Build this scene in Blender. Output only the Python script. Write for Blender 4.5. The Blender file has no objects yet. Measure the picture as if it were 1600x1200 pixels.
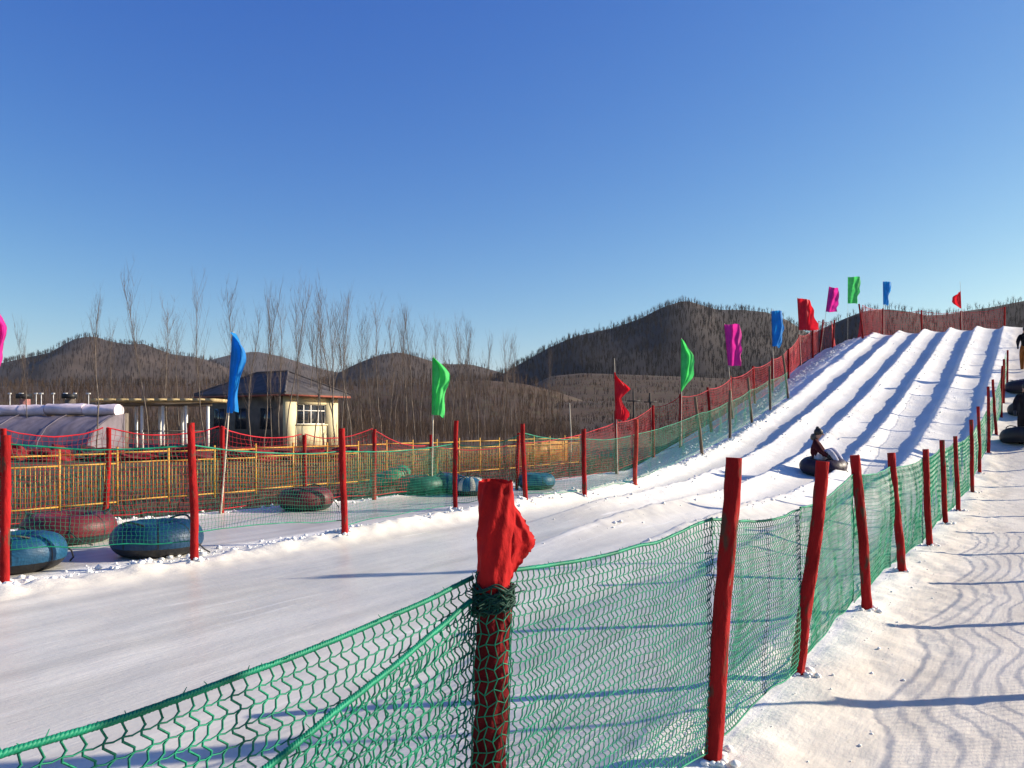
import bpy, bmesh, math, random
import numpy as np
from mathutils import Vector, Matrix

S = bpy.context.scene
rng = np.random.default_rng(7)
random.seed(7)
R = math.radians

# ------------------------------------------------------------------ camera, sky, sun, exposure
FPX = 1250.0            # focal length in pixels of the 1600 px wide photograph
HOR = 660.0             # horizon row
CAMZ = 1.65
cam_d = bpy.data.cameras.new('camera')
cam_d.sensor_width = 36.0
cam_d.lens = 36.0 * FPX / 1600.0
cam_d.shift_y = (HOR - 600.0) / 1600.0
cam_d.clip_start = 0.05
cam_d.clip_end = 12000
cam = bpy.data.objects.new('camera', cam_d)
S.collection.objects.link(cam)
cam.location = (0, 0, CAMZ)
cam.rotation_euler = (R(90), 0, 0)
S.camera = cam

SUN_EL = R(22.0)
SUN_AZ = R(10.0)        # measured from +X towards +Y
sun_vec = Vector((math.cos(SUN_EL) * math.cos(SUN_AZ), math.cos(SUN_EL) * math.sin(SUN_AZ), math.sin(SUN_EL)))
W = bpy.data.worlds.new('World')
S.world = W
W.use_nodes = True
wn, wl = W.node_tree.nodes, W.node_tree.links
wn.clear()
sky = wn.new('ShaderNodeTexSky')
sky.sky_type = 'NISHITA'
sky.sun_disc = False
sky.sun_elevation = SUN_EL
sky.sun_rotation = math.pi / 2 - SUN_AZ
sky.altitude = 300
sky.air_density = 1.0
sky.dust_density = 0.5
sky.ozone_density = 3.0
# clear winter blue: each channel of the sky gets one gain and one gamma, the same all round the dome
sep = wn.new('ShaderNodeSeparateColor'); comb = wn.new('ShaderNodeCombineColor')
wl.new(sky.outputs[0], sep.inputs[0])
for i, (gain, gam) in enumerate(((0.485, 1.66), (0.715, 1.30), (2.28, 0.60))):
    pw = wn.new('ShaderNodeMath'); pw.operation = 'POWER'; pw.inputs[1].default_value = gam
    ml = wn.new('ShaderNodeMath'); ml.operation = 'MULTIPLY'; ml.inputs[1].default_value = gain
    wl.new(sep.outputs[i], pw.inputs[0]); wl.new(pw.outputs[0], ml.inputs[0]); wl.new(ml.outputs[0], comb.inputs[i])
bgn = wn.new('ShaderNodeBackground')
bgn.inputs['Strength'].default_value = 0.072
wo = wn.new('ShaderNodeOutputWorld')
wl.new(comb.outputs[0], bgn.inputs[0])
wl.new(bgn.outputs[0], wo.inputs[0])

sun_d = bpy.data.lights.new('sun', 'SUN')
sun_d.energy = 5.0
sun_d.angle = R(0.45)
sun_d.color = (1.0, 0.90, 0.73)
sun = bpy.data.objects.new('sun', sun_d)
S.collection.objects.link(sun)
sun.rotation_euler = sun_vec.to_track_quat('Z', 'Y').to_euler()

S.view_settings.view_transform = 'Standard'
S.view_settings.look = 'None'
S.view_settings.exposure = 0.78
S.view_settings.gamma = 1.0
S.view_settings.use_curve_mapping = False

# ------------------------------------------------------------------ helpers
def px(u, v, Y):
    return np.array([(u - 800.0) / FPX * Y, Y, CAMZ + (HOR - v) / FPX * Y])

def vnoise(x, y, seed=0):
    x = np.asarray(x, float); y = np.asarray(y, float)
    x, y = np.broadcast_arrays(x, y)
    xi = np.floor(x).astype(np.int64); yi = np.floor(y).astype(np.int64)
    fx = x - xi; fy = y - yi
    fx = fx * fx * (3 - 2 * fx); fy = fy * fy * (3 - 2 * fy)
    def h(a, b):
        k = (a * 374761393 + b * 668265263 + seed * 982451653) & 0xFFFFFFFF
        k = ((k ^ (k >> 13)) * 1274126177) & 0xFFFFFFFF
        k = k ^ (k >> 16)
        return (k & 0xFFFF) / 65535.0
    a = h(xi, yi); b = h(xi + 1, yi); c = h(xi, yi + 1); d = h(xi + 1, yi + 1)
    return (a * (1 - fx) + b * fx) * (1 - fy) + (c * (1 - fx) + d * fx) * fy

def fbm(x, y, seed=0, octv=3):
    s = 0; a = 0.5; f = 1.0; tot = 0
    for o in range(octv):
        s = s + a * vnoise(np.asarray(x) * f, np.asarray(y) * f, seed + o * 17); tot += a
        a *= 0.5; f *= 2.03
    return s / tot

def sstep(a, b, x):
    t = np.clip((np.asarray(x, float) - a) / (b - a), 0, 1)
    return t * t * (3 - 2 * t)

def mesh_np(name, verts, faces, attrs=None, smooth=True):
    """faces: one (M,k) array, or a list of them"""
    verts = np.asarray(verts, np.float32).reshape(-1, 3)
    if not isinstance(faces, list): faces = [faces]
    faces = [np.asarray(f, np.int32) for f in faces if len(f)]
    me = bpy.data.meshes.new(name)
    me.vertices.add(len(verts)); me.vertices.foreach_set('co', verts.ravel())
    loops = np.concatenate([f.ravel() for f in faces])
    starts, off = [], 0
    for f in faces:
        starts.append(off + np.arange(len(f)) * f.shape[1]); off += f.size
    starts = np.concatenate(starts).astype(np.int32)
    me.loops.add(len(loops)); me.loops.foreach_set('vertex_index', loops)
    me.polygons.add(len(starts)); me.polygons.foreach_set('loop_start', starts)
    me.update(calc_edges=True)
    if smooth: me.polygons.foreach_set('use_smooth', np.ones(len(starts), bool))
    if attrs:
        for k, a in attrs.items():
            at = me.attributes.new(k, 'FLOAT', 'POINT'); at.data.foreach_set('value', np.asarray(a, np.float32))
    me.validate()
    return me

class MB:
    """collects shapes into ONE mesh"""
    def __init__(s): s.v = []; s.f3 = []; s.f4 = []; s.n = 0
    def add(s, v, f):
        v = np.asarray(v, float).reshape(-1, 3); f = np.asarray(f, int)
        if f.ndim == 2 and f.shape[1] == 3: s.f3.append(f + s.n)
        else: s.f4.append(f + s.n)
        s.v.append(v); s.n += len(v)
    def box(s, c, size, rotz=0.0, M=None):
        sx, sy, sz = [q / 2 for q in size]
        p = np.array([[x, y, z] for z in (-sz, sz) for y in (-sy, sy) for x in (-sx, sx)])
        if M is not None: p = p @ np.asarray(M).T
        elif rotz:
            ca, sa = math.cos(rotz), math.sin(rotz)
            p = np.stack([p[:, 0] * ca - p[:, 1] * sa, p[:, 0] * sa + p[:, 1] * ca, p[:, 2]], 1)
        s.add(p + np.asarray(c), [[0, 2, 3, 1], [4, 5, 7, 6], [0, 1, 5, 4], [1, 3, 7, 5], [3, 2, 6, 7], [2, 0, 4, 6]])
    def quad(s, a, b, c, d): s.add([a, b, c, d], [[0, 1, 2, 3]])
    def tri(s, a, b, c): s.add([a, b, c], [[0, 1, 2]])
    def bar(s, a, b, w, h=None):
        h = h or w; a = np.asarray(a, float); b = np.asarray(b, float)
        d = b - a; L = np.linalg.norm(d); d = d / L
        up = np.array([0, 0, 1.0]) if abs(d[2]) < .95 else np.array([1.0, 0, 0])
        sd = np.cross(d, up); sd /= np.linalg.norm(sd); u2 = np.cross(sd, d)
        s.box((a + b) / 2, (L, w, h), M=np.stack([d, sd, u2], 1))
    def tube(s, pts, rad, sides=6, cap=True):
        pts = np.asarray(pts, float); n = len(pts)
        rad = np.broadcast_to(np.asarray(rad, float), (n,))
        tg = np.gradient(pts, axis=0); tg /= np.linalg.norm(tg, axis=1)[:, None] + 1e-12
        ref = np.array([0, 0, 1.0]) if abs(tg[:, 2]).mean() < .8 else np.array([0, 1.0, 0])
        a = np.cross(tg, ref); a /= np.linalg.norm(a, axis=1)[:, None] + 1e-12
        b = np.cross(tg, a)
        th = np.arange(sides) * 2 * math.pi / sides
        ring = pts[:, None] + rad[:, None, None] * (np.cos(th)[None, :, None] * a[:, None] + np.sin(th)[None, :, None] * b[:, None])
        s.loft(ring, cap)
    def loft(s, ring, cap=True):
        ring = np.asarray(ring, float); n, k, _ = ring.shape
        i = np.arange(n - 1)[:, None] * k; j = np.arange(k)[None]; j2 = (j + 1) % k
        q = np.stack([i + j, i + j2, i + k + j2, i + k + j], -1).reshape(-1, 4)
        base = s.n
        s.add(ring.reshape(-1, 3), q)
        if cap:
            for e in (0, n - 1):
                c = ring[e].mean(0)
                vv = np.concatenate([ring[e], c[None]])
                jj = np.arange(k); t = np.stack([jj, (jj + 1) % k, np.full(k, k)], 1)
                s.add(vv, t if e else t[:, ::-1])
    def build(s, name, mat, parent=None, smooth=False, org=None):
        v = np.concatenate(s.v)
        fs = []
        if s.f3: fs.append(np.concatenate(s.f3))
        if s.f4: fs.append(np.concatenate(s.f4))
        if org is None: org = ORG.get(parent.name, (0, 0, 0)) if parent else (0, 0, 0)
        return link(name, mesh_np(name, v - np.asarray(org), fs, smooth=smooth), mat, parent, org if not parent else None)

ORG = {}
def link(name, me, mat, parent=None, loc=None):
    o = bpy.data.objects.new(name, me)
    if mat is not None and len(me.materials) == 0: me.materials.append(mat)
    S.collection.objects.link(o)
    if parent is not None:
        o.parent = parent; ORG[o.name] = ORG.get(parent.name, (0, 0, 0))
    else:
        if loc is not None: o.location = loc
        ORG[o.name] = tuple(loc) if loc is not None else (0, 0, 0)
    return o

def thing(name, label, cat, loc, group=None):
    o = bpy.data.objects.new(name, None); S.collection.objects.link(o)
    o.empty_display_size = 0.2
    o.location = loc; ORG[o.name] = tuple(loc)
    tag(o, label, cat, group)
    return o

def tag(o, label, cat, group=None):
    o['label'] = label; o['category'] = cat
    if group: o['group'] = group
    return o

def edges_mesh(A, B, r, ref):
    """three-sided strands between A and B (M,3)"""
    d = B - A; d /= np.linalg.norm(d, axis=1)[:, None] + 1e-9
    a = np.cross(d, ref); a /= np.linalg.norm(a, axis=1)[:, None] + 1e-9
    b = np.cross(d, a)
    r = np.broadcast_to(np.asarray(r, float), (len(A),))[:, None]
    V = []
    for P in (A - d * r * .6, B + d * r * .6):
        for k in range(3):
            th = k * 2 * math.pi / 3 + .5
            V.append(P + r * (math.cos(th) * a + math.sin(th) * b))
    V = np.stack(V, 1)
    m = np.arange(len(A))[:, None] * 6
    F = np.concatenate([m + np.array([[0, 1, 4, 3]]), m + np.array([[1, 2, 5, 4]]), m + np.array([[2, 0, 3, 5]])])
    return V.reshape(-1, 3), F

# ------------------------------------------------------------------ materials
def mat_new(name):
    m = bpy.data.materials.new(name); m.use_nodes = True
    nt = m.node_tree
    return m, nt.nodes, nt.links, nt.nodes['Principled BSDF']

def mat_plain(name, col, rough=.7, var=.25, scale=8.0, bump=0.0, bscale=40.0, spec=.3, stretch=(1, 1, 1), trans=0.0, metal=0.0):
    m, n, l, b = mat_new(name)
    tc = n.new('ShaderNodeTexCoord'); mp = n.new('ShaderNodeMapping'); mp.inputs['Scale'].default_value = stretch
    l.new(tc.outputs['Object'], mp.inputs[0])
    nz = n.new('ShaderNodeTexNoise'); nz.inputs['Scale'].default_value = scale; nz.inputs['Detail'].default_value = 5
    l.new(mp.outputs[0], nz.inputs['Vector'])
    rp = n.new('ShaderNodeValToRGB')
    lo = [c * (1 - var) for c in col]; hi = [min(1, c * (1 + var)) for c in col]
    rp.color_ramp.elements[0].position = .3; rp.color_ramp.elements[1].position = .7
    rp.color_ramp.elements[0].color = (*lo, 1); rp.color_ramp.elements[1].color = (*hi, 1)
    l.new(nz.outputs['Fac'], rp.inputs[0]); l.new(rp.outputs[0], b.inputs['Base Color'])
    b.inputs['Roughness'].default_value = rough
    b.inputs['Specular IOR Level'].default_value = spec
    b.inputs['Metallic'].default_value = metal
    if bump:
        nb = n.new('ShaderNodeTexNoise'); nb.inputs['Scale'].default_value = bscale; nb.inputs['Detail'].default_value = 6
        l.new(mp.outputs[0], nb.inputs['Vector'])
        bp = n.new('ShaderNodeBump'); bp.inputs['Strength'].default_value = bump; bp.inputs['Distance'].default_value = .02
        l.new(nb.outputs['Fac'], bp.inputs['Height']); l.new(bp.outputs[0], b.inputs['Normal'])
    if trans:
        tr = n.new('ShaderNodeBsdfTranslucent'); l.new(rp.outputs[0], tr.inputs['Color'])
        mx = n.new('ShaderNodeMixShader'); mx.inputs[0].default_value = trans
        out = n['Material Output']
        l.new(b.outputs[0], mx.inputs[1]); l.new(tr.outputs[0], mx.inputs[2]); l.new(mx.outputs[0], out.inputs[0])
    return m

def mat_tint(name, c0, c1, rough=.9):
    """per-vertex tint attribute mixes two base colours (bark / twig variation)"""
    m, n, l, b = mat_new(name)
    at = n.new('ShaderNodeAttribute'); at.attribute_name = 'tint'
    mx = n.new('ShaderNodeMixRGB'); mx.inputs[1].default_value = (*c0, 1); mx.inputs[2].default_value = (*c1, 1)
    l.new(at.outputs['Fac'], mx.inputs[0]); l.new(mx.outputs[0], b.inputs['Base Color'])
    b.inputs['Roughness'].default_value = rough; b.inputs['Specular IOR Level'].default_value = .1
    return m

def mat_ground():
    """snow, ice and bare earth in one: attributes snow / ice / dirty come from the built terrain"""
    m, n, l, b = mat_new('snow_and_earth')
    tc = n.new('ShaderNodeTexCoord')
    def noise(scale, det=6, st=None, rough=.55):
        nz = n.new('ShaderNodeTexNoise'); nz.inputs['Scale'].default_value = scale; nz.inputs['Detail'].default_value = det
        nz.inputs['Roughness'].default_value = rough
        if st is not None:
            mr = n.new('ShaderNodeMapping'); mr.inputs['Rotation'].default_value = (0, 0, -math.atan2(.835, .55))
            mp = n.new('ShaderNodeMapping'); mp.inputs['Scale'].default_value = st
            l.new(tc.outputs['Object'], mr.inputs[0]); l.new(mr.outputs[0], mp.inputs[0]); l.new(mp.outputs[0], nz.inputs['Vector'])
        else: l.new(tc.outputs['Object'], nz.inputs['Vector'])
        return nz.outputs['Fac']
    def ramp(f, p0, c0, p1, c1):
        r = n.new('ShaderNodeValToRGB'); e = r.color_ramp.elements
        e[0].position = p0; e[0].color = (*c0, 1); e[1].position = p1; e[1].color = (*c1, 1)
        l.new(f, r.inputs[0]); return r.outputs[0]
    def mix(f, a, c):
        x = n.new('ShaderNodeMixRGB'); l.new(f, x.inputs[0]); l.new(a, x.inputs[1]); l.new(c, x.inputs[2]); return x.outputs[0]
    def attr(nm):
        a = n.new('ShaderNodeAttribute'); a.attribute_name = nm; return a.outputs['Fac']
    def math_(op, a, c):
        x = n.new('ShaderNodeMath'); x.operation = op; x.use_clamp = False
        for i, q in enumerate((a, c)):
            if isinstance(q, (int, float)): x.inputs[i].default_value = q
            else: l.new(q, x.inputs[i])
        return x.outputs[0]
    snow = ramp(noise(.9, 7), .3, (.80, .755, .67), .68, (.89, .86, .795))
    speck = ramp(noise(26, 3), .62, (1, 1, 1), .74, (.62, .58, .52))
    ice = ramp(noise(1.0, 8, (.28, 2.2, 1)), .32, (.49, .46, .405), .68, (.73, .69, .615))
    ice2 = ramp(noise(2.4, 8, (.22, 3.2, 1)), .6, (.0, .0, .0), .72, (.75, .75, .75))
    ice = mix(ice2, ice, ramp(noise(3), .4, (.80, .77, .72), .6, (.86, .84, .79)))
    worn = ramp(noise(.45, 5, (.45, 1.0, 1)), .50, (0, 0, 0), .66, (.7, .7, .7))
    ice = mix(worn, ice, ramp(noise(5, 6, (.3, 2.5, 1)), .35, (.43, .42, .41), .65, (.56, .545, .52)))
    scr = ramp(noise(1.3, 9, (.07, 5.5, 1), .7), .655, (0, 0, 0), .70, (.55, .55, .55))
    ice = mix(scr, ice, ramp(noise(8), .4, (.34, .33, .32), .6, (.42, .41, .40)))
    dirty = ramp(noise(1.6, 8, (.5, 1.4, 1)), .3, (.52, .46, .385), .66, (.72, .655, .565))
    col = mix(attr('ice'), snow, ice)
    col = mix(attr('dirty'), col, dirty)
    mul = n.new('ShaderNodeMixRGB'); mul.blend_type = 'MULTIPLY'; l.new(math_('MULTIPLY', attr('dirty'), .55), mul.inputs[0])
    l.new(col, mul.inputs[1]); l.new(speck, mul.inputs[2]); col = mul.outputs[0]
    e1 = ramp(noise(.35, 8), .35, (.060, .037, .020), .65, (.12, .075, .040))
    e2 = ramp(noise(5, 8), .35, (.036, .022, .013), .7, (.13, .080, .042))
    earth = mix(noise(.08, 4), e1, e2)
    gf = ramp(noise(.5, 6), .52, (0, 0, 0), .62, (1, 1, 1))
    gg = ramp(noise(9, 6), .3, (.05, .055, .02), .7, (.12, .11, .045))
    earth = mix(math_('MULTIPLY', gf, .45), earth, gg)
    sn = math_('ADD', math_('MULTIPLY', math_('SUBTRACT', attr('snow'), .5), 3.0), noise(2.2, 7))
    sn = ramp(sn, .47, (0, 0, 0), .55, (1, 1, 1))
    col = mix(sn, earth, col)
    l.new(col, b.inputs['Base Color'])
    rr = n.new('ShaderNodeMapRange'); l.new(attr('ice'), rr.inputs[0]); rr.inputs[3].default_value = .75; rr.inputs[4].default_value = .30
    l.new(rr.outputs[0], b.inputs['Roughness'])
    b.inputs['Specular IOR Level'].default_value = .25
    bp = n.new('ShaderNodeBump'); bp.inputs['Distance'].default_value = .03
    bs = n.new('ShaderNodeMapRange'); l.new(math_('MAXIMUM', attr('ice'), math_('MULTIPLY', attr('dirty'), .75)), bs.inputs[0]); bs.inputs[3].default_value = .42; bs.inputs[4].default_value = .12
    l.new(bs.outputs[0], bp.inputs['Strength'])
    l.new(noise(14, 8, None, .65), bp.inputs['Height'])
    bp2 = n.new('ShaderNodeBump'); bp2.inputs['Strength'].default_value = .3; bp2.inputs['Distance'].default_value = .012
    l.new(noise(22, 5, (.25, 1.6, 1)), bp2.inputs['Height']); l.new(bp.outputs[0], bp2.inputs['Normal'])
    l.new(bp2.outputs[0], b.inputs['Normal'])
    return m

M = {}
M['ground'] = mat_ground()
M['red_cloth'] = mat_plain('red_cloth', (.40, .013, .014), .8, .38, 9, .5, 30, .1, stretch=(1, 1, .5), trans=.06)
def worn_red(name, col, under):
    m = mat_plain(name, col, .82, .35, 7, .8, 24, .12, stretch=(1, 1, .35), trans=.04)
    n, l = m.node_tree.nodes, m.node_tree.links
    b = n['Principled BSDF']; src = b.inputs['Base Color'].links[0].from_socket
    tc = n.new('ShaderNodeTexCoord'); mp = n.new('ShaderNodeMapping'); mp.inputs['Scale'].default_value = (1, 1, .3)
    nz = n.new('ShaderNodeTexNoise'); nz.inputs['Scale'].default_value = 16; nz.inputs['Detail'].default_value = 8
    rp = n.new('ShaderNodeValToRGB'); rp.color_ramp.elements[0].position = .56; rp.color_ramp.elements[1].position = .64
    mx = n.new('ShaderNodeMixRGB'); mx.inputs[2].default_value = (*under, 1)
    l.new(tc.outputs['Object'], mp.inputs[0]); l.new(mp.outputs[0], nz.inputs['Vector']); l.new(nz.outputs['Fac'], rp.inputs[0])
    l.new(rp.outputs[0], mx.inputs[0]); l.new(src, mx.inputs[1]); l.new(mx.outputs[0], b.inputs['Base Color'])
    return m
M['red_post'] = worn_red('worn_red_wrap', (.30, .010, .011), (.11, .045, .03))
M['red_cloth_old'] = mat_plain('faded_red_cloth', (.36, .045, .03), .85, .35, 10, .35, 30, .1)
M['wood'] = mat_plain('weathered_wood', (.17, .12, .08), .85, .35, 6, .5, 25, .15, stretch=(4, 4, .6))
M['green_net'] = mat_plain('green_net_cord', (.004, .21, .115), .55, .35, 9, 0, 10, .3)
M['red_net'] = mat_plain('red_net_cord', (.50, .016, .03), .65, .25, 3, 0, 10, .25)
M['yellow'] = mat_plain('yellow_paint', (.50, .26, .035), .5, .2, 5, .1, 40, .4)
M['bamboo'] = mat_plain('bamboo', (.62, .55, .42), .6, .25, 5)
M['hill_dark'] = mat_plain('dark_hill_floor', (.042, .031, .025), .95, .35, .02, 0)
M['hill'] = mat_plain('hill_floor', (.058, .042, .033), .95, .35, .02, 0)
M['twig'] = mat_tint('hill_twigs', (.032, .024, .020), (.078, .056, .043))
M['twig_hazed'] = mat_tint('haze_lightened_twigs', (.052, .039, .034), (.125, .09, .07))  # paler twig colour stands in for haze over the farther hills
M['brush'] = mat_tint('brush_twigs', (.10, .065, .042), (.27, .175, .105))
M['bark'] = mat_plain('poplar_bark', (.17, .14, .115), .9, .4, 3, .2, 20, .1)
M['twigs'] = mat_plain('poplar_twigs', (.125, .095, .08), .9, .3, 1, 0)
M['black'] = mat_plain('black_rubber', (.018, .018, .02), .55, .3, 6, .1, 30, .4)

# ------------------------------------------------------------------ terrain of the run
DT, DN = np.array([.55, .835]), np.array([.835, -.55])     # along the run, across it (to the right)
def tn2xy(t, n): return .55 * np.asarray(t) + .835 * np.asarray(n), .835 * np.asarray(t) - .55 * np.asarray(n)
def xy2tn(x, y): return .55 * np.asarray(x) + .835 * np.asarray(y), .835 * np.asarray(x) - .55 * np.asarray(y)

_tk = [-30, 14, 17, 20, 22.7, 25, 28.5, 32.9, 40, 46, 51.5, 53, 60, 74, 200]
_zk = [0, 0, .04, .24, .56, .92, 1.58, 2.50, 4.15, 5.55, 6.80, 6.92, 6.92, 0, 0]
_tt = np.arange(-30, 120, .05)
_zz = np.interp(_tt, _tk, _zk)
_k = np.exp(-np.linspace(-2.2, 2.2, 45) ** 2); _k /= _k.sum()
_zz = np.convolve(np.pad(_zz, 22, 'edge'), _k, 'valid')
def zS(t): return np.interp(t, _tt, _zz)

RID = [-8.2 + 1.33 * k for k in range(6)]
def snow_edge(t): return np.interp(t, [-10, 4, 9, 12.5, 23, 28, 46, 60], [-13.6, -13.3, -12.75, -12.1, -11.7, -11.9, -11.0, -11])
def Ht(t, n, detail=True):
    t = np.asarray(t, float); n = np.asarray(n, float)
    z = zS(t)
    z = z - .22 * sstep(17, 24, t) * (1 - sstep(40, 50, t)) * np.clip((n + 8.2) / 7, 0, 1)
    lb = np.clip(-8.9 - n, 0, None)
    z = z - .33 * np.minimum(lb, 2.9) * (zS(t) > -1) - .6 * np.clip(lb - 2.9, 0, None)
    z = z - .55 * np.clip(n - 2.2, 0, None)
    z = np.maximum(z, 0.0)
    edge = np.clip(snow_edge(t) - .2 - n, 0, None)
    z = z - .10 * sstep(0, .8, edge) * (z < .1) - .12 * sstep(2.4, 3.2, n) * (z < .1)
    # ridges between the five chutes
    starts = [-30, 10.0, 7.8, 7.2, 6.6, -30]
    for k, nk in enumerate(RID):
        wob = .13 * (fbm(t * .16, 3.3 * k, 11 + k) - .5) + ((.045) * (fbm(t * 2.6, 5.1 * k, 51 + k) - .5) if detail else 0)
        if k == 0: wob = wob + .12 * (1 - sstep(6, 13, t))
        if k == 5: wob = wob - .05
        w = (.24 if k else .30) * (1 + .35 * (vnoise(t * .5, k * 5., 31) - .5))
        A = (.235 if 0 < k < 5 else .17) * (.72 + .56 * fbm(t * .45, k * 7.7, 5))
        A = A * sstep(starts[k], starts[k] + 4, t)
        if k == 0: A = A * (.50 + .62 * sstep(5.5, 10.5, t))
        if k == 5: A = A * (.25 + .75 * sstep(18, 24, t))
        A = A * (1 - .75 * sstep(51.5, 54, t))
        xr = n - nk - wob
        if k == 0: prof = np.exp(-np.abs(xr / w) ** 1.7)
        else: prof = np.where(xr < 0, np.exp(-np.abs(xr / (w * .62)) ** 1.8), np.exp(-np.abs(xr / (w * 1.75)) ** 1.35))
        z = z + A * prof
        if detail:
            z = z + prof * (t < 56) * sstep(starts[k], starts[k] + 5, t) * ((fbm(t * 5.5, n * 5.5, 71 + k, 3) - .5) * (.12 if k == 0 else .065))
    if detail:
        inl = sstep(-9.2, -8.8, n) * (1 - sstep(-1.5, -1.2, n))
        # cross-wise bumps worn into the chutes
        z = z + inl * sstep(15, 20, t) * (1 - sstep(48, 52, t)) * .035 * (fbm(t * .55, n * .12, 91, 2) - .5) * 2
        z = z + .018 * (sstep(16, 20, t) * (1 - sstep(34, 40, t))) * np.sin(t * 3.1 + 2 * vnoise(t * .3, n * .3, 4)) * np.exp(-((n + 2.4) / .55) ** 2)
        z = z + .04 * (fbm(t * .35, n * .6, 21, 3) - .5) * sstep(-8.5, -7.5, n) * (1 - .6 * sstep(-1, -.6, n))
        z = z + .014 * (fbm(t * 2.2, n * 2.2, 22, 3) - .5) * (1 - .5 * sstep(-1, -.6, n))
        # trodden heaps at the feet of the right-hand net, small bank on the outer side of the return lane
        z = z + .07 * np.exp(-((n + 1.15) / .28) ** 2) * fbm(t * 1.3, n * 2, 41)
        z = z + .035 * (fbm(t * 9, n * 9, 43, 3) - .45) * np.exp(-((n + .85) / .45) ** 2) * (t < 30)
        e = n - snow_edge(t)
        z = z + .10 * np.exp(-((e - .25) / .25) ** 2) * np.clip(fbm(t * 2.2, n * 2.2, 45) - .25, 0, 1)
        z = z + .10 * sstep(24, 30, t) * np.exp(-((n + 9.7) / .5) ** 2) * fbm(t * 3, n * 3, 47)
    return z
def H(x, y, detail=True):
    t, n = xy2tn(x, y)
    return Ht(t, n, detail)
def hit(u, v, y0=1.2, y1=75.0):
    """where the sight line through a photo point meets the built terrain"""
    Y = np.arange(y0, y1, .01)
    X = (u - 800) / FPX * Y; Z = CAMZ + (HOR - v) / FPX * Y
    d = Z - H(X, Y, False)
    k = np.argmax(d < 0) if (d < 0).any() else len(Y) - 1
    return np.array([X[k], Y[k], float(H(X[k], Y[k]))])

tg = np.concatenate([np.arange(-6, 13, .055), np.arange(13, 30, .085), np.arange(30, 56, .16), np.arange(56, 76, .6)])
ng = np.concatenate([np.arange(-27, -14, .7), np.arange(-14, -9.4, .08), np.arange(-9.4, -.4, .045), np.arange(-.4, 3, .075), np.arange(3, 18, .8)])
T, N = np.meshgrid(tg, ng, indexing='ij')
Z = Ht(T, N)
X, Y = tn2xy(T, N)
rb_ = np.random.default_rng(31)
for _ in range(330):
    tb, nb_ = rb_.uniform(1.2, 22), rb_.uniform(-.95, 1.9)
    an = rb_.normal(0, .35); i0, i1 = np.searchsorted(tg, [tb - .3, tb + .3]); j0, j1 = np.searchsorted(ng, [nb_ - .3, nb_ + .3])
    dt_, dn_ = T[i0:i1, j0:j1] - tb, N[i0:i1, j0:j1] - nb_
    a_t, a_n = dt_ * math.cos(an) + dn_ * math.sin(an), -dt_ * math.sin(an) + dn_ * math.cos(an)
    q_ = np.sqrt((a_t / .15) ** 2 + (a_n / .06) ** 2)
    Z[i0:i1, j0:j1] -= rb_.uniform(.003, .010) * (1 - sstep(.7, 1.15, q_)) - .003 * np.exp(-((q_ - 1.3) / .25) ** 2)
nt_, nn_ = T.shape
idx = np.arange(nt_ * nn_).reshape(nt_, nn_)
F = np.stack([idx[:-1, :-1], idx[:-1, 1:], idx[1:, 1:], idx[1:, :-1]], -1).reshape(-1, 4)
e = N - snow_edge(T)
snow_a = sstep(-.25, .35, e) * (1 - sstep(2.2, 3.2, N))
lane_left = sstep(.25, .6, e) * (1 - sstep(-9.25, -8.95, N))
ice_a = np.maximum(lane_left * (1 - .5 * sstep(18, 26, T)), sstep(-8.15, -7.7, N) * (1 - sstep(-1.9, -1.5, N)) * (1 - sstep(10, 19, T)))
mid = np.zeros_like(T)
for k in range(5):
    c = (RID[k] + RID[k + 1]) / 2 + .12
    mid = np.maximum(mid, np.exp(-((N - c) / .34) ** 2))
ice_a = np.maximum(ice_a, .55 * mid * sstep(12, 18, T))
dirty_a = sstep(-1.35, -.9, N) * .85
dirty_a = np.maximum(dirty_a, .75 * sstep(22, 28, T) * sstep(.1, .5, e) * (1 - sstep(-9.6, -9.0, N)))
dirty_a = np.maximum(dirty_a, .35 * (1 - sstep(12, 16, T)) * np.exp(-((N + 8.0) / .5) ** 2))
me = mesh_np('snow_run', np.stack([X, Y, Z], -1).reshape(-1, 3), F, {'snow': snow_a.ravel(), 'ice': ice_a.ravel(), 'dirty': dirty_a.ravel()})
o = link('snow_run_ground', me, M['ground']); o['kind'] = 'structure'

# wide ground sheet to the horizon
rad = np.concatenate([[0], np.geomspace(6, 3600, 64)])
ang = np.linspace(0, 2 * math.pi, 97)[:-1]
RR, AA = np.meshgrid(rad, ang, indexing='ij')
gx, gy = RR * np.cos(AA), RR * np.sin(AA)
gz = np.full_like(gx, -.035)
ii = np.arange(gx.size).reshape(gx.shape)
F = np.stack([ii[:-1], np.roll(ii, -1, 1)[:-1], np.roll(ii, -1, 1)[1:], ii[1:]], -1).reshape(-1, 4)
me = mesh_np('field_ground', np.stack([gx, gy, gz], -1).reshape(-1, 3), F, {'snow': np.zeros(gx.size), 'ice': np.zeros(gx.size), 'dirty': np.zeros(gx.size)})
o = link('field_ground', me, M['ground']); o['kind'] = 'structure'

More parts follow.
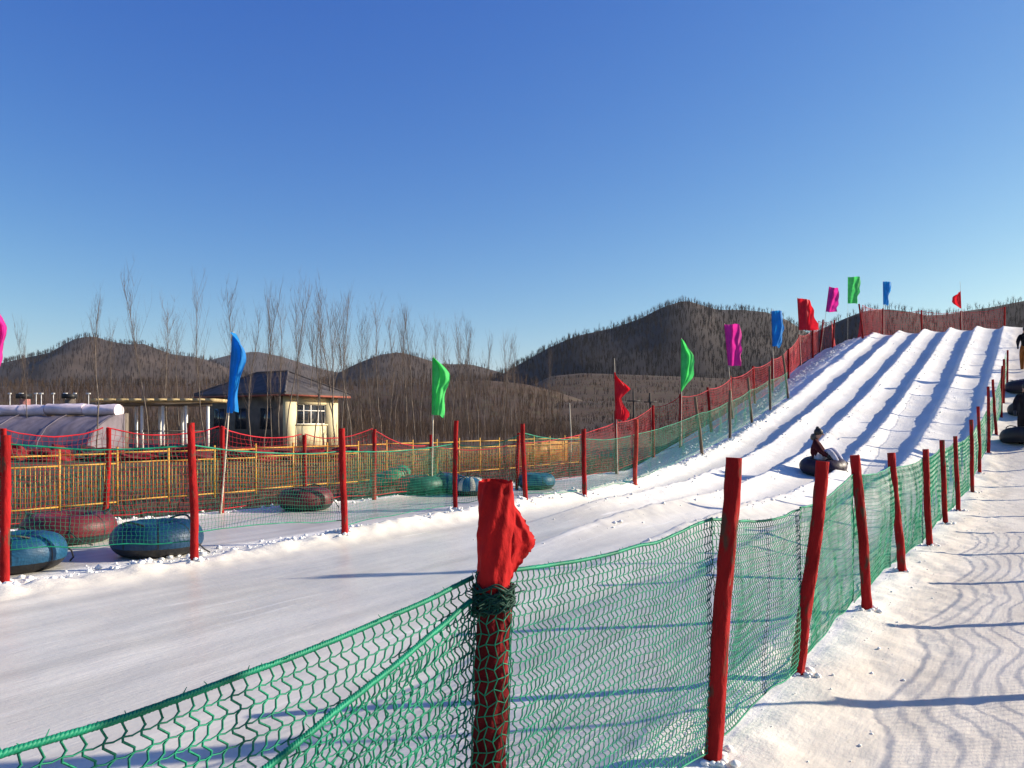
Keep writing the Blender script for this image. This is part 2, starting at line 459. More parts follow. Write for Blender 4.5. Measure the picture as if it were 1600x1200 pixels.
# ------------------------------------------------------------------ hills (silhouettes read off the photograph)
def hill(name, prof, d, w0, w1, rough, seed, u0=-700, u1=2300, vfoot=None):
    us = np.arange(u0, u1, 12.0)
    pv = np.interp(us, [p[0] for p in prof], [p[1] for p in prof])
    top = CAMZ + (HOR - pv) / FPX * d
    s = np.concatenate([np.linspace(-1, 0, 26), np.linspace(0, 1, 9)[1:]])
    U, Sg = np.meshgrid(us, s, indexing='ij')
    Yh = d + np.where(Sg < 0, Sg * w0, Sg * w1)
    Xh = (U - 800) / FPX * (.25 * d + .75 * Yh)
    a = np.abs(Sg)
    shp = np.where(Sg < 0, (1 - a) ** 1.5 * (1 + .6 * a * (1 - a)), 1 - sstep(0, 1, a))
    Zh = (top[:, None] + .04) * shp - .04
    Zh = Zh + rough * (fbm(Xh / (w0 * .35), Yh / (w0 * .35), seed, 4) - .5) * np.sin(np.pi * np.clip(a, 0, 1)) * 2 * (top[:, None] > 1)
    Zh = np.where(Zh < -.04, -.06, Zh)
    n0, n1 = U.shape
    ii = np.arange(U.size).reshape(n0, n1)
    F = np.stack([ii[:-1, :-1], ii[1:, :-1], ii[1:, 1:], ii[:-1, 1:]], -1).reshape(-1, 4)
    return Xh, Yh, Zh, F
def add_hill(name, args, mat, label=None):
    Xh, Yh, Zh, F = hill(name, *args)
    o = link(name, mesh_np(name, np.stack([Xh, Yh, Zh], -1).reshape(-1, 3), F), mat); o['kind'] = 'structure'
    return Xh, Yh, Zh
def sample_hill(G, cnt, umin, umax, smin=0, smax=29, seed=0):
    Xh, Yh, Zh = G
    r = np.random.default_rng(seed)
    n0, n1 = Xh.shape
    i = r.uniform(0, n0 - 1.01, cnt * 3); j = r.uniform(smin, smax, cnt * 3)
    i0 = i.astype(int); j0 = j.astype(int); fi = i - i0; fj = j - j0
    def bl(A): return (A[i0, j0] * (1 - fi) + A[i0 + 1, j0] * fi) * (1 - fj) + (A[i0, j0 + 1] * (1 - fi) + A[i0 + 1, j0 + 1] * fi) * fj
    P = np.stack([bl(Xh), bl(Yh), bl(Zh)], 1)
    u = P[:, 0] / P[:, 1] * FPX + 800
    ok = (u > umin) & (u < umax)
    return P[ok][:cnt]

def bare_trees(P, h0, h1, blades, wid, spread, seed, low=.15):
    """many leafless trees as thin upright tapering twigs: returns verts, faces, tint"""
    r = np.random.default_rng(seed)
    n = len(P)
    h = r.uniform(h0, h1, n)
    sc = h1 * 7.0
    tint = np.clip(r.normal(.45, .18, n) + 1.5 * (fbm(P[:, 0] / sc, P[:, 1] / sc + P[:, 2] / (sc * .4), seed) - .5), 0, 1)
    h = h * (.75 + .5 * fbm(P[:, 0] / (sc * .6), P[:, 1] / (sc * .6), seed + 3))
    n2 = n * blades
    pid = np.repeat(np.arange(n), blades)
    first = (np.arange(n2) % blades) == 0
    b0 = np.where(first, 0, r.uniform(low, .62, n2)) * h[pid]
    L = np.where(first, 1.0, r.uniform(.28, .55, n2)) * h[pid]
    th = r.uniform(0, 2 * math.pi, n2); sp = np.where(first, .04, r.uniform(.15, spread, n2))
    dirv = np.stack([np.cos(th) * sp, np.sin(th) * sp, np.ones(n2)], 1); dirv /= np.linalg.norm(dirv, axis=1)[:, None]
    A = P[pid] + np.stack([np.zeros(n2), np.zeros(n2), b0], 1)
    B = A + dirv * np.minimum(L, h[pid] * 1.03 - b0)[:, None]
    ph = r.uniform(0, math.pi, n2)
    wv = np.stack([np.cos(ph), np.sin(ph) * .3, np.zeros(n2)], 1) * (wid * np.where(first, 1.3, r.uniform(.5, 1.0, n2)))[:, None] * .5
    V = np.stack([A - wv, A + wv, B], 1).reshape(-1, 3)
    F = np.arange(n2 * 3).reshape(-1, 3)
    return V, F, np.repeat(np.clip(tint[pid] + r.normal(0, .12, n2), 0, 1), 3)
def wood_stuff(name, P, *a, mat='twig', label=None):
    V, F, tn = bare_trees(P, *a)
    o = link(name, mesh_np(name, V, F, {'tint': tn}, smooth=False), M[mat]); o['kind'] = 'stuff'
    if label: tag(o, label, 'woodland')

profB = [(-700, 600), (150, 580), (330, 557), (365, 548), (400, 544), (440, 552), (480, 565), (520, 576), (700, 590), (2300, 600)]
profA = [(-700, 590), (-200, 580), (0, 558), (30, 551), (50, 547), (82, 540), (100, 528), (118, 519), (135, 516), (150, 516), (170, 523), (200, 528), (225, 527), (240, 533), (270, 544), (300, 547), (330, 554), (370, 572), (420, 590), (480, 612), (560, 640), (620, 660), (2300, 661)]
profC = [(-700, 661), (380, 640), (470, 600), (520, 578), (560, 558), (595, 545), (625, 541), (655, 549), (690, 560), (735, 560), (780, 572), (830, 590), (900, 620), (980, 661), (2300, 661)]
profD = [(-700, 661), (650, 661), (730, 600), (780, 578), (815, 557), (860, 532), (900, 515), (960, 502), (1000, 488), (1035, 470), (1070, 459), (1095, 466), (1120, 474), (1160, 474), (1200, 478), (1230, 490), (1255, 506), (1290, 530), (1400, 590), (1550, 661), (2300, 661)]
profE = [(-700, 661), (1120, 661), (1200, 580), (1275, 516), (1312, 499), (1350, 484), (1385, 481), (1415, 484), (1450, 491), (1480, 489), (1515, 483), (1550, 478), (1600, 468), (1700, 450), (1900, 440), (2300, 500)]
profF = [(-700, 604), (0, 604), (200, 602), (400, 603), (520, 604), (600, 603), (690, 597), (760, 594), (820, 600), (870, 612), (930, 632), (1000, 640), (1100, 645), (1300, 650), (2300, 655)]
profT = [(-700, 661), (700, 661), (800, 618), (860, 588), (910, 583), (1000, 586), (1100, 590), (1300, 600), (1500, 640), (2300, 661)]
profG = [(-700, 661), (760, 661), (820, 640), (870, 628), (950, 626), (1050, 630), (1200, 640), (1400, 661), (2300, 661)]
for pr_, dv in ((profA, 10), (profB, 5), (profC, 9), (profD, 10), (profE, 2)):       # room for the trees on top
    for i_, (u_, v_) in enumerate(pr_): pr_[i_] = (u_, min(v_ + dv, 662) if v_ < 655 else v_)
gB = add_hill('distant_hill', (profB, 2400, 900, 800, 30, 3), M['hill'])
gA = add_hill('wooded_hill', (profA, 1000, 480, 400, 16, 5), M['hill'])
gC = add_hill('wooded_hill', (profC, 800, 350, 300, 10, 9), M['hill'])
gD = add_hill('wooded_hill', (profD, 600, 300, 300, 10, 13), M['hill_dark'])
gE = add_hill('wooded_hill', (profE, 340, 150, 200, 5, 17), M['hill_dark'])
gT = add_hill('terraced_field', (profT, 300, 120, 60, 3, 19), M['ground'])
gF = add_hill('brown_bank', (profF, 170, 75, 60, 1.2, 23), M['ground'])
gG = add_hill('terraced_field', (profG, 150, 60, 40, 1.0, 29), M['ground'])

wood_stuff('far_woodland', sample_hill(gB, 2600, 100, 720, 8, 27, 1), 9, 16, 8, 1.1, .5, 2)
wood_stuff('hill_woodland', sample_hill(gA, 8500, -250, 620, 3, 29, 3), 5, 8.5, 16, .34, .8, 4, mat='twig_hazed')
wood_stuff('hill_woodland', sample_hill(gC, 5000, 400, 950, 3, 29, 5), 4, 7, 16, .28, .8, 6, mat='twig_hazed')
wood_stuff('hill_woodland', sample_hill(gD, 10000, 690, 1420, 2, 29, 7), 3.6, 6.6, 20, .20, .85, 8)
wood_stuff('hill_woodland', sample_hill(gE, 5000, 1180, 1800, 3, 30, 9), 2.6, 4.6, 20, .11, .85, 10)
wood_stuff('bank_woodland', sample_hill(gF, 5600, -250, 880, 2, 29, 11), 1.2, 3.0, 12, .055, .6, 12, mat='brush')
# dense dry saplings in front of the bank
r_ = np.random.default_rng(21)
Pu = r_.uniform(500, 905, 1500); Py = r_.uniform(52, 105, 1500)
wood_stuff('sapling_thicket', np.stack([(Pu - 800) / FPX * Py, Py, np.full(1500, -.03)], 1), 1.0, 3.0, 9, .022, .55, 22, .05, mat='brush')
Pu = r_.uniform(-150, 540, 1500); Py = r_.uniform(62, 120, 1500)
wood_stuff('sapling_thicket', np.stack([(Pu - 800) / FPX * Py, Py, np.full(1500, -.03)], 1), 1.0, 2.6, 9, .022, .55, 23, .05, mat='brush')
# scrub along the terrace edges and tufts over the fields
for G_, cnt_, hh_, wd_, sd_ in ((gT, 16000, 1.3, .12, 31), (gG, 14000, .7, .06, 33)):
    Pq = sample_hill(G_, cnt_, 760, 1500, 1, 27, sd_)
    wood_stuff('field_scrub', Pq[fbm(Pq[:, 0] / 22, Pq[:, 1] / 4, sd_) > .5], .2, hh_, 7, wd_, 1.2, sd_ + 1, .0, mat='brush')
    Pq = sample_hill(G_, cnt_, 760, 1500, 1, 27, sd_ + 5); band = (Pq[:, 1] + 3 * fbm(Pq[:, 0] / 30, 0 * Pq[:, 0], 3)) % 17 < 2.2
    wood_stuff('terrace_scrub', Pq[band], .5, hh_ * 2.2, 9, wd_, 1.0, sd_ + 2, .0, mat='twig')
# dry grass and leaf litter between the fences
n_ = 26000
tt = r_.uniform(1, 34, n_); nn = r_.uniform(-27, -11.2, n_)
ok = nn < snow_edge(tt) - .1
tt, nn = tt[ok], nn[ok]
gx_, gy_ = tn2xy(tt, nn); gz_ = np.maximum(Ht(tt, nn, False), -.035)
V, F, tnt = bare_trees(np.stack([gx_, gy_, gz_], 1), .04, .16, 3, .014, 1.1, 24, .0)
o = link('dry_grass', mesh_np('dry_grass', V, F, {'tint': tnt}, smooth=False), mat_tint('dry_grass', (.06, .045, .022), (.19, .125, .065))); o['kind'] = 'stuff'

# ------------------------------------------------------------------ fences: posts and nets
def make_post(fence, base, top, r, style, seed, sides=12, rings=18):
    """a log with red cloth wound round it; style: cloth / old / wood"""
    rg = np.random.default_rng(seed)
    base = np.asarray(base, float); top = np.asarray(top, float)
    ax = top - base; L = np.linalg.norm(ax); ax /= L
    a = np.cross(ax, [0, 1, 0]); a /= np.linalg.norm(a); b = np.cross(ax, a)
    th = np.arange(sides) * 2 * math.pi / sides
    def ringset(s0, s1, rr, amp, n, helix):
        s = np.linspace(s0, s1, n)
        bend = .010 * np.sin(s * 2.1 + seed) + .003 * np.sin(s * 6.3 + seed * 2)
        cen = base + ax * s[:, None] + a * bend[:, None] + b * (.008 * np.sin(s * 2.2 + 1.7 * seed))[:, None]
        Sg, Tg = np.meshgrid(s, th, indexing='ij')
        q = vnoise(Tg * .9 + seed * 3.1, Sg * 4, seed) - .5
        q2 = np.sin(3 * Tg + helix * Sg * 18 + 4 * vnoise(Sg * 3, Tg * .4, seed + 5))
        q3 = np.sin(5 * Tg - helix * Sg * 33 + 5 * vnoise(Sg * 6, Tg * .8, seed + 9)) * vnoise(Sg * 5, Tg, seed + 4)
        fac = np.abs(((Tg * 6 / (2 * math.pi) + .4 * np.sin(Sg * 1.3 + seed)) % 1) - .5) * .10
        rad = rr * (.98 + .14 * q + fac + .55 * amp * q2 + amp * 1.1 * q3) * (1.06 - .10 * (Sg / L))
        return cen[:, None] + rad[..., None] * (np.cos(Tg)[..., None] * a + np.sin(Tg)[..., None] * b)
    m = MB(); core = ringset(-.22, L - (0 if style == 'wood' else .035), r * .9, .02, 9, 0); m.loft(core)
    p = m.build('post', M['wood'], fence, smooth=True)
    if style != 'wood':
        m = MB(); m.loft(ringset(-.06, L - .012 - .02 * rg.random(), r, .06, rings, 1), cap=True)
        m.build('cloth_wrap', M['red_post'] if style == 'cloth' else M['red_cloth_old'], p, smooth=True)
    return p

def net_bay(fence, A, B, zA, zB, bA, bB, cell, r, mat, seed, sag=.07, bsag=.03, bulge=.05, fine=1, wave=.32, rope_r=.006, hfac=1.25, hr=.75, fold=0):
    """knotted net hung between two posts. A,B = post points (xy), zA.. = top heights, bA.. = bottom heights (absolute)"""
    A = np.asarray(A, float)[:2]; B = np.asarray(B, float)[:2]
    L = np.linalg.norm(B - A); d = (B - A) / L; nr = np.array([d[1], -d[0], 0.0])
    nc = max(6, int(L / cell)); hh = (zA + zB - bA - bB) / 2
    nrw = max(5, int(hh / (cell * hfac)))
    s = np.linspace(0, 1, nc + 1); q = np.linspace(0, 1, nrw + 1)
    Sg, Q = np.meshgrid(s, q, indexing='ij')           # q=0 bottom
    arch = 4 * Sg * (1 - Sg)
    ztop = zA + (zB - zA) * Sg - sag * arch + .012 * (vnoise(Sg * 9, Sg * 0, seed) - .5)
    zbot = bA + (bB - bA) * Sg + bsag * arch + .05 * (vnoise(Sg * 5, Sg * 0 + 3, seed + 1) - .4)
    z = zbot + (ztop - zbot) * (Q + .03 * np.sin(Q * math.pi) * (vnoise(Sg * 4, Q * 3, seed + 2) - .5) * 2)
    off = bulge * np.sin(Q * math.pi) ** .7 * (vnoise(Sg * L * 1.6, Q * 1.5, seed + 3) - .35) * 2 * np.minimum(1, arch * 3)
    off = off + .018 * (vnoise(Sg * L * 6, Q * 5, seed + 4) - .5) * np.sin(Q * math.pi)
    sl = Sg * L + cell * 1.1 * (vnoise(Sg * L * 3.2, Q * 6, seed + 6) - .5) + cell * .5 * (vnoise(Sg * L * 14, Q * 22, seed + 8) - .5)
    sl = sl + cell * wave * .5 * np.where((np.arange(nrw + 1)[None] % 2) == 0, 1, -1) * np.where((Q > 0) & (Q < 1), 1, 0)
    sl = sl - fold * (1 - Q) * arch * .25
    P = np.stack([A[0] + d[0] * sl, A[1] + d[1] * sl, z], -1) + off[..., None] * nr
    def poly(a, b, k, amp):
        outA, outB = [], []
        prev = a
        for i in range(1, k + 1):
            f = i / k
            cur = a + (b - a) * f
            if 0 < f < 1: cur = cur + np.array([d[0], d[1], 0]) * (amp * math.sin(2 * math.pi * f + .0))[None] if isinstance(amp, np.ndarray) else cur + np.array([d[0], d[1], 0]) * amp * math.sin(2 * math.pi * f)
            outA.append(prev); outB.append(cur); prev = cur
        return np.concatenate(outA), np.concatenate(outB)
    a = P[:, :-1].reshape(-1, 3); b = P[:, 1:].reshape(-1, 3)
    if fine >= 3: A1, B1 = poly(a, b, 4, cell * .16)
    else: A1, B1 = a, b
    a = P[:-1, 1:-1].reshape(-1, 3); b = P[1:, 1:-1].reshape(-1, 3)
    if fine >= 2:
        c = (a + b) / 2 + np.array([0, 0, -cell * .10]); A2 = np.concatenate([a, c]); B2 = np.concatenate([c, b])
    else: A2, B2 = a, b
    E1 = np.concatenate([A1, A2]); E2 = np.concatenate([B1, B2])
    rr = np.concatenate([np.full(len(A1), r), np.full(len(A2), r * hr)])
    V, F = edges_mesh(E1, E2, rr, nr + np.array([.13, .07, .05]))
    org = ORG[fence.name]
    net = link('net', mesh_np('net', V - np.asarray(org), F, smooth=False), mat, fence)
    for nm, line, k in (('top_rope', P[:, -1], 1.0), ('bottom_rope', P[:, 0], .7)):
        m = MB()
        pts = line[::1 if fine > 1 else 3] if len(line) > 8 else line
        if not np.allclose(pts[-1], line[-1]): pts = np.concatenate([pts, line[-1:]])
        if fine >= 3:       # three strands laid round each other
            s_ = np.concatenate([[0], np.cumsum(np.linalg.norm(np.diff(pts, axis=0), axis=1))])
            sf = np.arange(0, s_[-1], .004); pc = np.stack([np.interp(sf, s_, pts[:, c]) for c in range(3)], 1)
            for w3 in range(3):
                a3 = sf / .022 * 2 * math.pi + w3 * 2.094 + .6 * vnoise(sf * 20, sf * 0, seed)
                rr3 = rope_r * k * .40 * (1 + .3 * (vnoise(sf * 60, sf * 0 + w3, seed) - .5))
                m.tube(pc + (np.cos(a3) * rr3)[:, None] * nr + (np.sin(a3) * rr3)[:, None] * np.array([0, 0, 1.]), rope_r * k * .62, 5)
        else: m.tube(pts, rope_r * k * (1 + .35 * (np.random.default_rng(seed).random(len(pts)) - .5)), 5)
        if fine >= 3 and nm == 'top_rope':      # frayed ends standing off the edge cord
            rg = np.random.default_rng(seed + 3)
            for i in rg.choice(len(pts), int(len(pts) * .8), False):
                dv = rg.normal(0, 1, 3); dv[2] = abs(dv[2]) + .4; dv /= np.linalg.norm(dv)
                m.tube([pts[i], pts[i] + dv * rg.uniform(.010, .022)], [.0020, .0008], 3)
        m.build(nm, mat, net, smooth=True)
    return net

def place(bu, bv, tu, tv, hmin=1.25, hmax=1.95):
    b = hit(bu, bv)
    t = px(tu, tv, b[1] + .0)
    h = min(max(t[2] - b[2], hmin), hmax)
    return b, np.array([t[0], t[1], b[2] + h])

# --- green net fence along the right edge of the run, red wrapped posts
gf = thing('green_net_fence', 'green net fence on red wrapped posts along the near edge of the snow run', 'fence', (-.06, 2.26, 0))
right = [(758, 1560, 775, 750, .044), (1118, 1196, 1143, 710, .046), (1247, 1062, 1284, 716, .047), (1354, 960, 1336, 706, .047), (1408, 897, 1393, 704, .048),
         (1452, 855, 1447, 698, .046), (1478, 822, 1472, 685, .047), (1498, 800, 1492, 679, .045), (1520, 772, 1517, 654, .045), (1531, 742, 1528, 633, .045),
         (1544, 709, 1545, 603, .046), (1556, 680, 1552, 592, .046), (1565, 654, 1566, 571, .044), (1569, 632, 1568, 560, .044), (1574, 600, 1574, 546, .044)]
RP = []
b = np.array([-1.10, .68, 0.]); RP.append((b, b + np.array([.02, 0, 1.45]), .045))
for (bu, bv, tu, tv, r) in right:
    b, t = place(bu, bv, tu, tv); RP.append((b, t, r))
for i, (b, t, r) in enumerate(RP):
    if i == 1: continue
    make_post(gf, b, t, r * .86, 'cloth', 100 + i, sides=22 if i < 7 else 8, rings=60 if i < 7 else 12)
# nets: one per bay
for i in range(len(RP) - 1):
    (b0, t0, _), (b1, t1, _) = RP[i], RP[i + 1]
    z0 = b0[2] + (1.15 if i < 5 else 1.16 + .04 * math.sin(i)); z1 = b1[2] + (1.15 if i < 4 else 1.16 + .04 * math.sin(i + 1))
    if i + 1 == 3: z1 = b1[2] + 1.05
    if i == 3: z0 = b0[2] + 1.05
    f0 = (z0 - b0[2]) / (t0[2] - b0[2]); f1 = (z1 - b1[2]) / (t1[2] - b1[2])
    A = b0 + (t0 - b0) * f0 * .6; B = b1 + (t1 - b1) * f1 * .6
    # the net hangs on the run side of the posts
    A = A[:2] - DN * .055; B = B[:2] - DN * .055
    near = i < 3
    cell = .033 if near else (.033 if i < 6 else (.037 if i < 10 else .045))
    net_bay(gf, A, B, z0, z1, b0[2] + .04, b1[2] + .04, cell, .0027 if near else (.0027 if i < 6 else .0029), M['green_net'], 200 + i,
            sag=.045, bsag=.03 if i != 2 else .02, bulge=.06, fine=3 if near else (2 if i < 5 else 1), wave=.62, rope_r=.0075 if near else .007, hfac=1.02)
# second, slack length of net folded over the first one left of the near post
b0, t0, _ = RP[0]; b1, t1, _ = RP[1]
A = b0[:2] + DN * .10 + DT * .15; B = b1[:2] + np.array([-.046, -.036])
net_bay(gf, A, B, .78, 1.15, .05, .06, .034, .0026, M['green_net'], 260, sag=.02, bulge=.07, fine=3, wave=.5, rope_r=.0085, hfac=1.05, fold=.9)

# the near post: torn red cloth bound by the net at chest height
b, t, r = RP[1]
p = make_post(gf, b, t - np.array([0, 0, .03]), .041, 'wood', 101, 14, 24)
ax = (t - b); L = np.linalg.norm(ax); ax = ax / L
a_ = np.array([1.0, 0, 0]); b_ = np.array([0, 1.0, 0])
def cloth_profile(ss, th):
    """radius of the hanging cloth round the near post; ss height along the post"""
    f = (ss - 1.13) / (L - 1.13)
    fl = np.clip(f, 0, 1)
    bag = .001 + .004 * np.sin(math.pi * fl)
    fold = .003 * np.sin(3 * th + ss * 26 + 2.2 * np.sin(ss * 17)) + .0022 * np.sin(8 * th - ss * 36) + .003 * (vnoise(th * 2.5 + ss * 6, ss * 30, 5) - .5)
    return .0435 + bag + fold * (.5 + fl)
m = MB()
ss = np.linspace(1.10, L - .004, 60); th = np.linspace(0, 2 * math.pi, 61)[:-1]
Sg, Tg = np.meshgrid(ss, th, indexing='ij')
rad = cloth_profile(Sg, Tg)
rad = rad * (1 - .05 * sstep(L - .05, L, Sg)) + .004 * vnoise(Tg * 3, Sg * 40, 9)
Sg = Sg + .014 * (vnoise(Tg * 1.3, Tg * 0, 12) - .5) * sstep(L - .06, L, Sg)
cen = b + ax * Sg[..., None]
ring = cen + rad[..., None] * (np.cos(Tg)[..., None] * a_ + np.sin(Tg)[..., None] * b_)
m.loft(ring, cap=False)
m.build('cloth_wrap', M['red_cloth'], p, smooth=True)
# loose flap blown out to the right
m = MB()
nu, nv = 26, 40
fv = np.linspace(0, 1, nv)[:, None]; fu = np.linspace(0, 1, nu)[None]
s_at = L - .040 - fv * .215
outw = np.interp(fv[:, 0], [0, .1, .25, .42, .52, .7, .85, 1], [.004, .026, .046, .066, .072, .044, .020, .002])[:, None]
base_r = .046
cx = base_r * .75 + fu * (outw + .012)
cy = -.030 + .055 * fu + .013 * np.sin(fu * 4 + fv * 5) * fu + .003 * np.sin(fu * 11 - fv * 9) + .0015 * np.sin(fu * 17 + fv * 23)
dz = -.035 * fu ** 1.5 + .003 * np.sin(fv * 70) * fu ** 4
cx = cx + .0025 * np.sin(fv * 95 + 2 * np.sin(fv * 31)) * fu ** 6
Pf = b + ax * (s_at + 0 * fu + dz)[..., None] + cx[..., None] * a_ + cy[..., None] * b_
ii = np.arange(nu * nv).reshape(nv, nu)
m.add(Pf.reshape(-1, 3), np.stack([ii[:-1, :-1], ii[:-1, 1:], ii[1:, 1:], ii[1:, :-1]], -1).reshape(-1, 4))
m.build('torn_flap', M['red_cloth'], p, smooth=True)
# lower wrap, visible through the net; its shade is put into a darker red
m = MB()
ss = np.linspace(.05, 1.13, 40); Sg, Tg = np.meshgrid(ss, th, indexing='ij')
rad = .0445 + .004 * np.sin(3 * Tg + Sg * 26) + .003 * np.sin(8 * Tg - Sg * 40) + .003 * vnoise(Tg * 3, Sg * 14, 3)
m.loft(b + ax * Sg[..., None] + rad[..., None] * (np.cos(Tg)[..., None] * a_ + np.sin(Tg)[..., None] * b_), cap=False)
m.build('cloth_wrap', mat_plain('shade_toned_red_cloth', (.13, .008, .01), .85, .4, 9, .8, 22, .1), p, smooth=True)
# knotted bunch of net tied round the post, shadow painted into its dark green
m = MB(); rg = np.random.default_rng(5)
for k in range(24):
    n0 = 40; th2 = np.linspace(0, 2 * math.pi, n0); h0 = 1.10 + rg.uniform(-.03, .03); tl = rg.uniform(-.02, .02)
    rr = .049 + rg.uniform(0, .015) + .004 * np.sin(th2 * rg.integers(3, 9) + rg.uniform(0, 6))
    pts = b + ax * (h0 + tl * np.cos(th2 + rg.uniform(0, 6)) + .008 * np.sin(th2 * rg.integers(4, 9) + rg.uniform(0, 6)))[:, None] + np.stack([np.cos(th2) * rr, np.sin(th2) * rr, 0 * th2], 1)
    m.tube(pts, rg.uniform(.0018, .0036), 5)
for k in range(60):
    th0 = rg.uniform(0, 6.28); q = b + ax * rg.uniform(1.06, 1.13) + np.array([math.cos(th0), math.sin(th0), 0]) * .058
    w = rg.normal(0, .012, 3) * np.array([1, 1, 1.8]); w2 = w + rg.normal(0, .010, 3)
    m.tube([q, q + w * .6, q + w2], [.0022, .0018, .0012], 4)
m.build('knotted_net_tie', mat_plain('shade_toned_tie_cord', (.005, .045, .03), .7, .4, 9), gf, smooth=True)
# stretch of net clinging to the near side of that post below the tie
m = MB()
rows, cols = 34, 7
Pn = []
for j in range(rows + 1):
    row = []
    for i in range(cols + 1):
        ang = R(-185 + 190 * i / cols) + .10 * (1 if j % 2 else -1); s0 = 1.09 - j * .033 + .03 * (i / cols) + .008 * math.sin(i * 3 + j)
        row.append(b + ax * s0 + np.array([math.cos(ang), math.sin(ang), 0]) * .0535)
    Pn.append(row)
Pn = np.array(Pn)
E1 = np.concatenate([Pn[:-1].reshape(-1, 3), Pn[:, :-1].reshape(-1, 3)]); E2 = np.concatenate([Pn[1:].reshape(-1, 3), Pn[:, 1:].reshape(-1, 3)])
V, F = edges_mesh(E1, E2, .0019, np.array([.3, .8, .2]))
m.add(V, F); m.build('net', M['green_net'], gf)

# --- green net fence on the left berm
lf = thing('green_net_fence', 'green net fence on the far left edge of the snow run, some posts bare', 'fence', tuple(hit(303, 874)))
left = [(8, 912, 8, 676, 'cloth'), (303, 873, 298, 659, 'cloth'), (537, 833, 535, 667, 'cloth'), (711, 795, 713, 655, 'cloth'), (822, 780, 816, 660, 'cloth'),
        (914, 775, 911, 668, 'cloth'), (992, 757, 994, 653, 'old'), (1097, 712, 1086, 620, 'wood'), (1140, 685, 1141, 610, 'wood'), (1175, 661, 1169, 590, 'wood'),
        (1204, 641, 1202, 572, 'wood'), (1232, 622, 1223, 554, 'wood')]
LPs = []
x, y = tn2xy(1.6, -8.75); LPs.append((np.array([x, y, float(Ht(1.6, -8.75))]), np.array([x, y, float(Ht(1.6, -8.75)) + 1.55]), 'cloth'))
for (bu, bv, tu, tv, st) in left:
    b, t = place(bu, bv, tu, tv, 1.3, 1.95); LPs.append((b, t, st))
for i, (b, t, st) in enumerate(LPs):
    make_post(lf, b, t, .044 if i < 6 else .050, st, 140 + i, 9, 12)
tops = [1.5, 1.5, 1.34, 1.17, 1.3, 1.3, 1.25, 1.22, 1.25, 1.25, 1.25, 1.2, 1.1]
for i in range(len(LPs) - 1):
    (b0, t0, _), (b1, t1, _) = LPs[i], LPs[i + 1]
    lo = .30 if i < 3 else .1
    net_bay(lf, b0[:2] - DN * .05, b1[:2] - DN * .05, b0[2] + tops[i] * .96, b1[2] + tops[i + 1] * .96, b0[2] + (lo if i != 1 else .33), b1[2] + (lo - .12 if i < 3 else .08),
            .042, .0021 if i < 5 else .0026, M['green_net'], 300 + i, sag=.06 + (.08 if i == 4 else 0), bsag=.0, bulge=.05, fine=1, wave=.2, rope_r=.009, hfac=1.1)

# --- red net fence on the outer side, up the bank and across the crest
rf = thing('red_net_fence', 'red net fence on red posts running up the bank and across the crest', 'fence', tuple(hit(346, 804)))
redp = [(4, 828, 4, 668), (165, 815, 170, 667), (346, 803, 348, 665), (476, 790, 476, 677), (584, 782, 586, 669), (674, 772, 674, 677), (808, 765, 810, 675), (964, 741, 962, 640),
        (1021, 716, 1020, 632), (1063, 699, 1064, 615), (1111, 676, 1106, 604), (1145, 655, 1141, 587), (1180, 632, 1176, 571), (1208, 613, 1206, 559), (1232, 592, 1232, 545),
        (1251, 572, 1249, 522), (1270, 560, 1270, 515), (1281, 551, 1286, 499), (1301, 544, 1304, 499), (1323, 532, 1323, 481), (1349, 529, 1342, 474)]
RPs = []
x, y = tn2xy(3.6, -13.4); RPs.append((np.array([x, y, 0.]), np.array([x, y, 1.6])))
redY = {}
for j, (bu, bv, tu, tv) in enumerate(redp):
    b = hit(bu, bv)
    if j >= 8:      # keep to the line of the fence along the outer bank
        t_, n_ = xy2tn(b[0], b[1])
    top = px(tu, tv, b[1]); h = min(max(top[2] - b[2], 1.3), 2.3)
    RPs.append((b, np.array([top[0], top[1], b[2] + h])))
crest_t = 53.6
for (u, vt) in [(1380, 481), (1440, 484), (1502, 485), (1570, 479)]:
    # on the flat top behind the crest
    k = (u - 800) / FPX
    Yc = None
    for Yc in np.arange(36, 62, .02):
        if xy2tn(k * Yc, Yc)[0] >= crest_t: break
    z = float(H(k * Yc, Yc)); zt = px(u, vt, Yc)[2]
    RPs.append((np.array([k * Yc, Yc, z]), np.array([k * Yc, Yc, max(zt, z + 1.2)])))
for i, (b, t) in enumerate(RPs):
    make_post(rf, b, t, .042 if i < 8 else .052, 'cloth', 170 + i, 8, 9)
for i in range(len(RPs) - 1):
    (b0, t0), (b1, t1) = RPs[i], RPs[i + 1]
    h0 = (t0[2] - b0[2]); h1 = (t1[2] - b1[2])
    k0 = .99 if i < 6 else (.8 if i in (6, 7, 8) else .95)
    k1 = .99 if i < 5 else (.8 if i in (5, 6, 7) else .95)
    net_bay(rf, b0[:2] - DN * .05, b1[:2] - DN * .05, b0[2] + h0 * k0, b1[2] + h1 * k1, b0[2] + .08, b1[2] + .08, .075 if i < 9 else .085, .0032 if i < 9 else .0042,
            M['red_net'], 400 + i, sag=.14 if i < 9 else .12, bsag=0, bulge=.05, fine=1, wave=.1, rope_r=.011 if i < 9 else .013, hfac=1.15, hr=1.0)

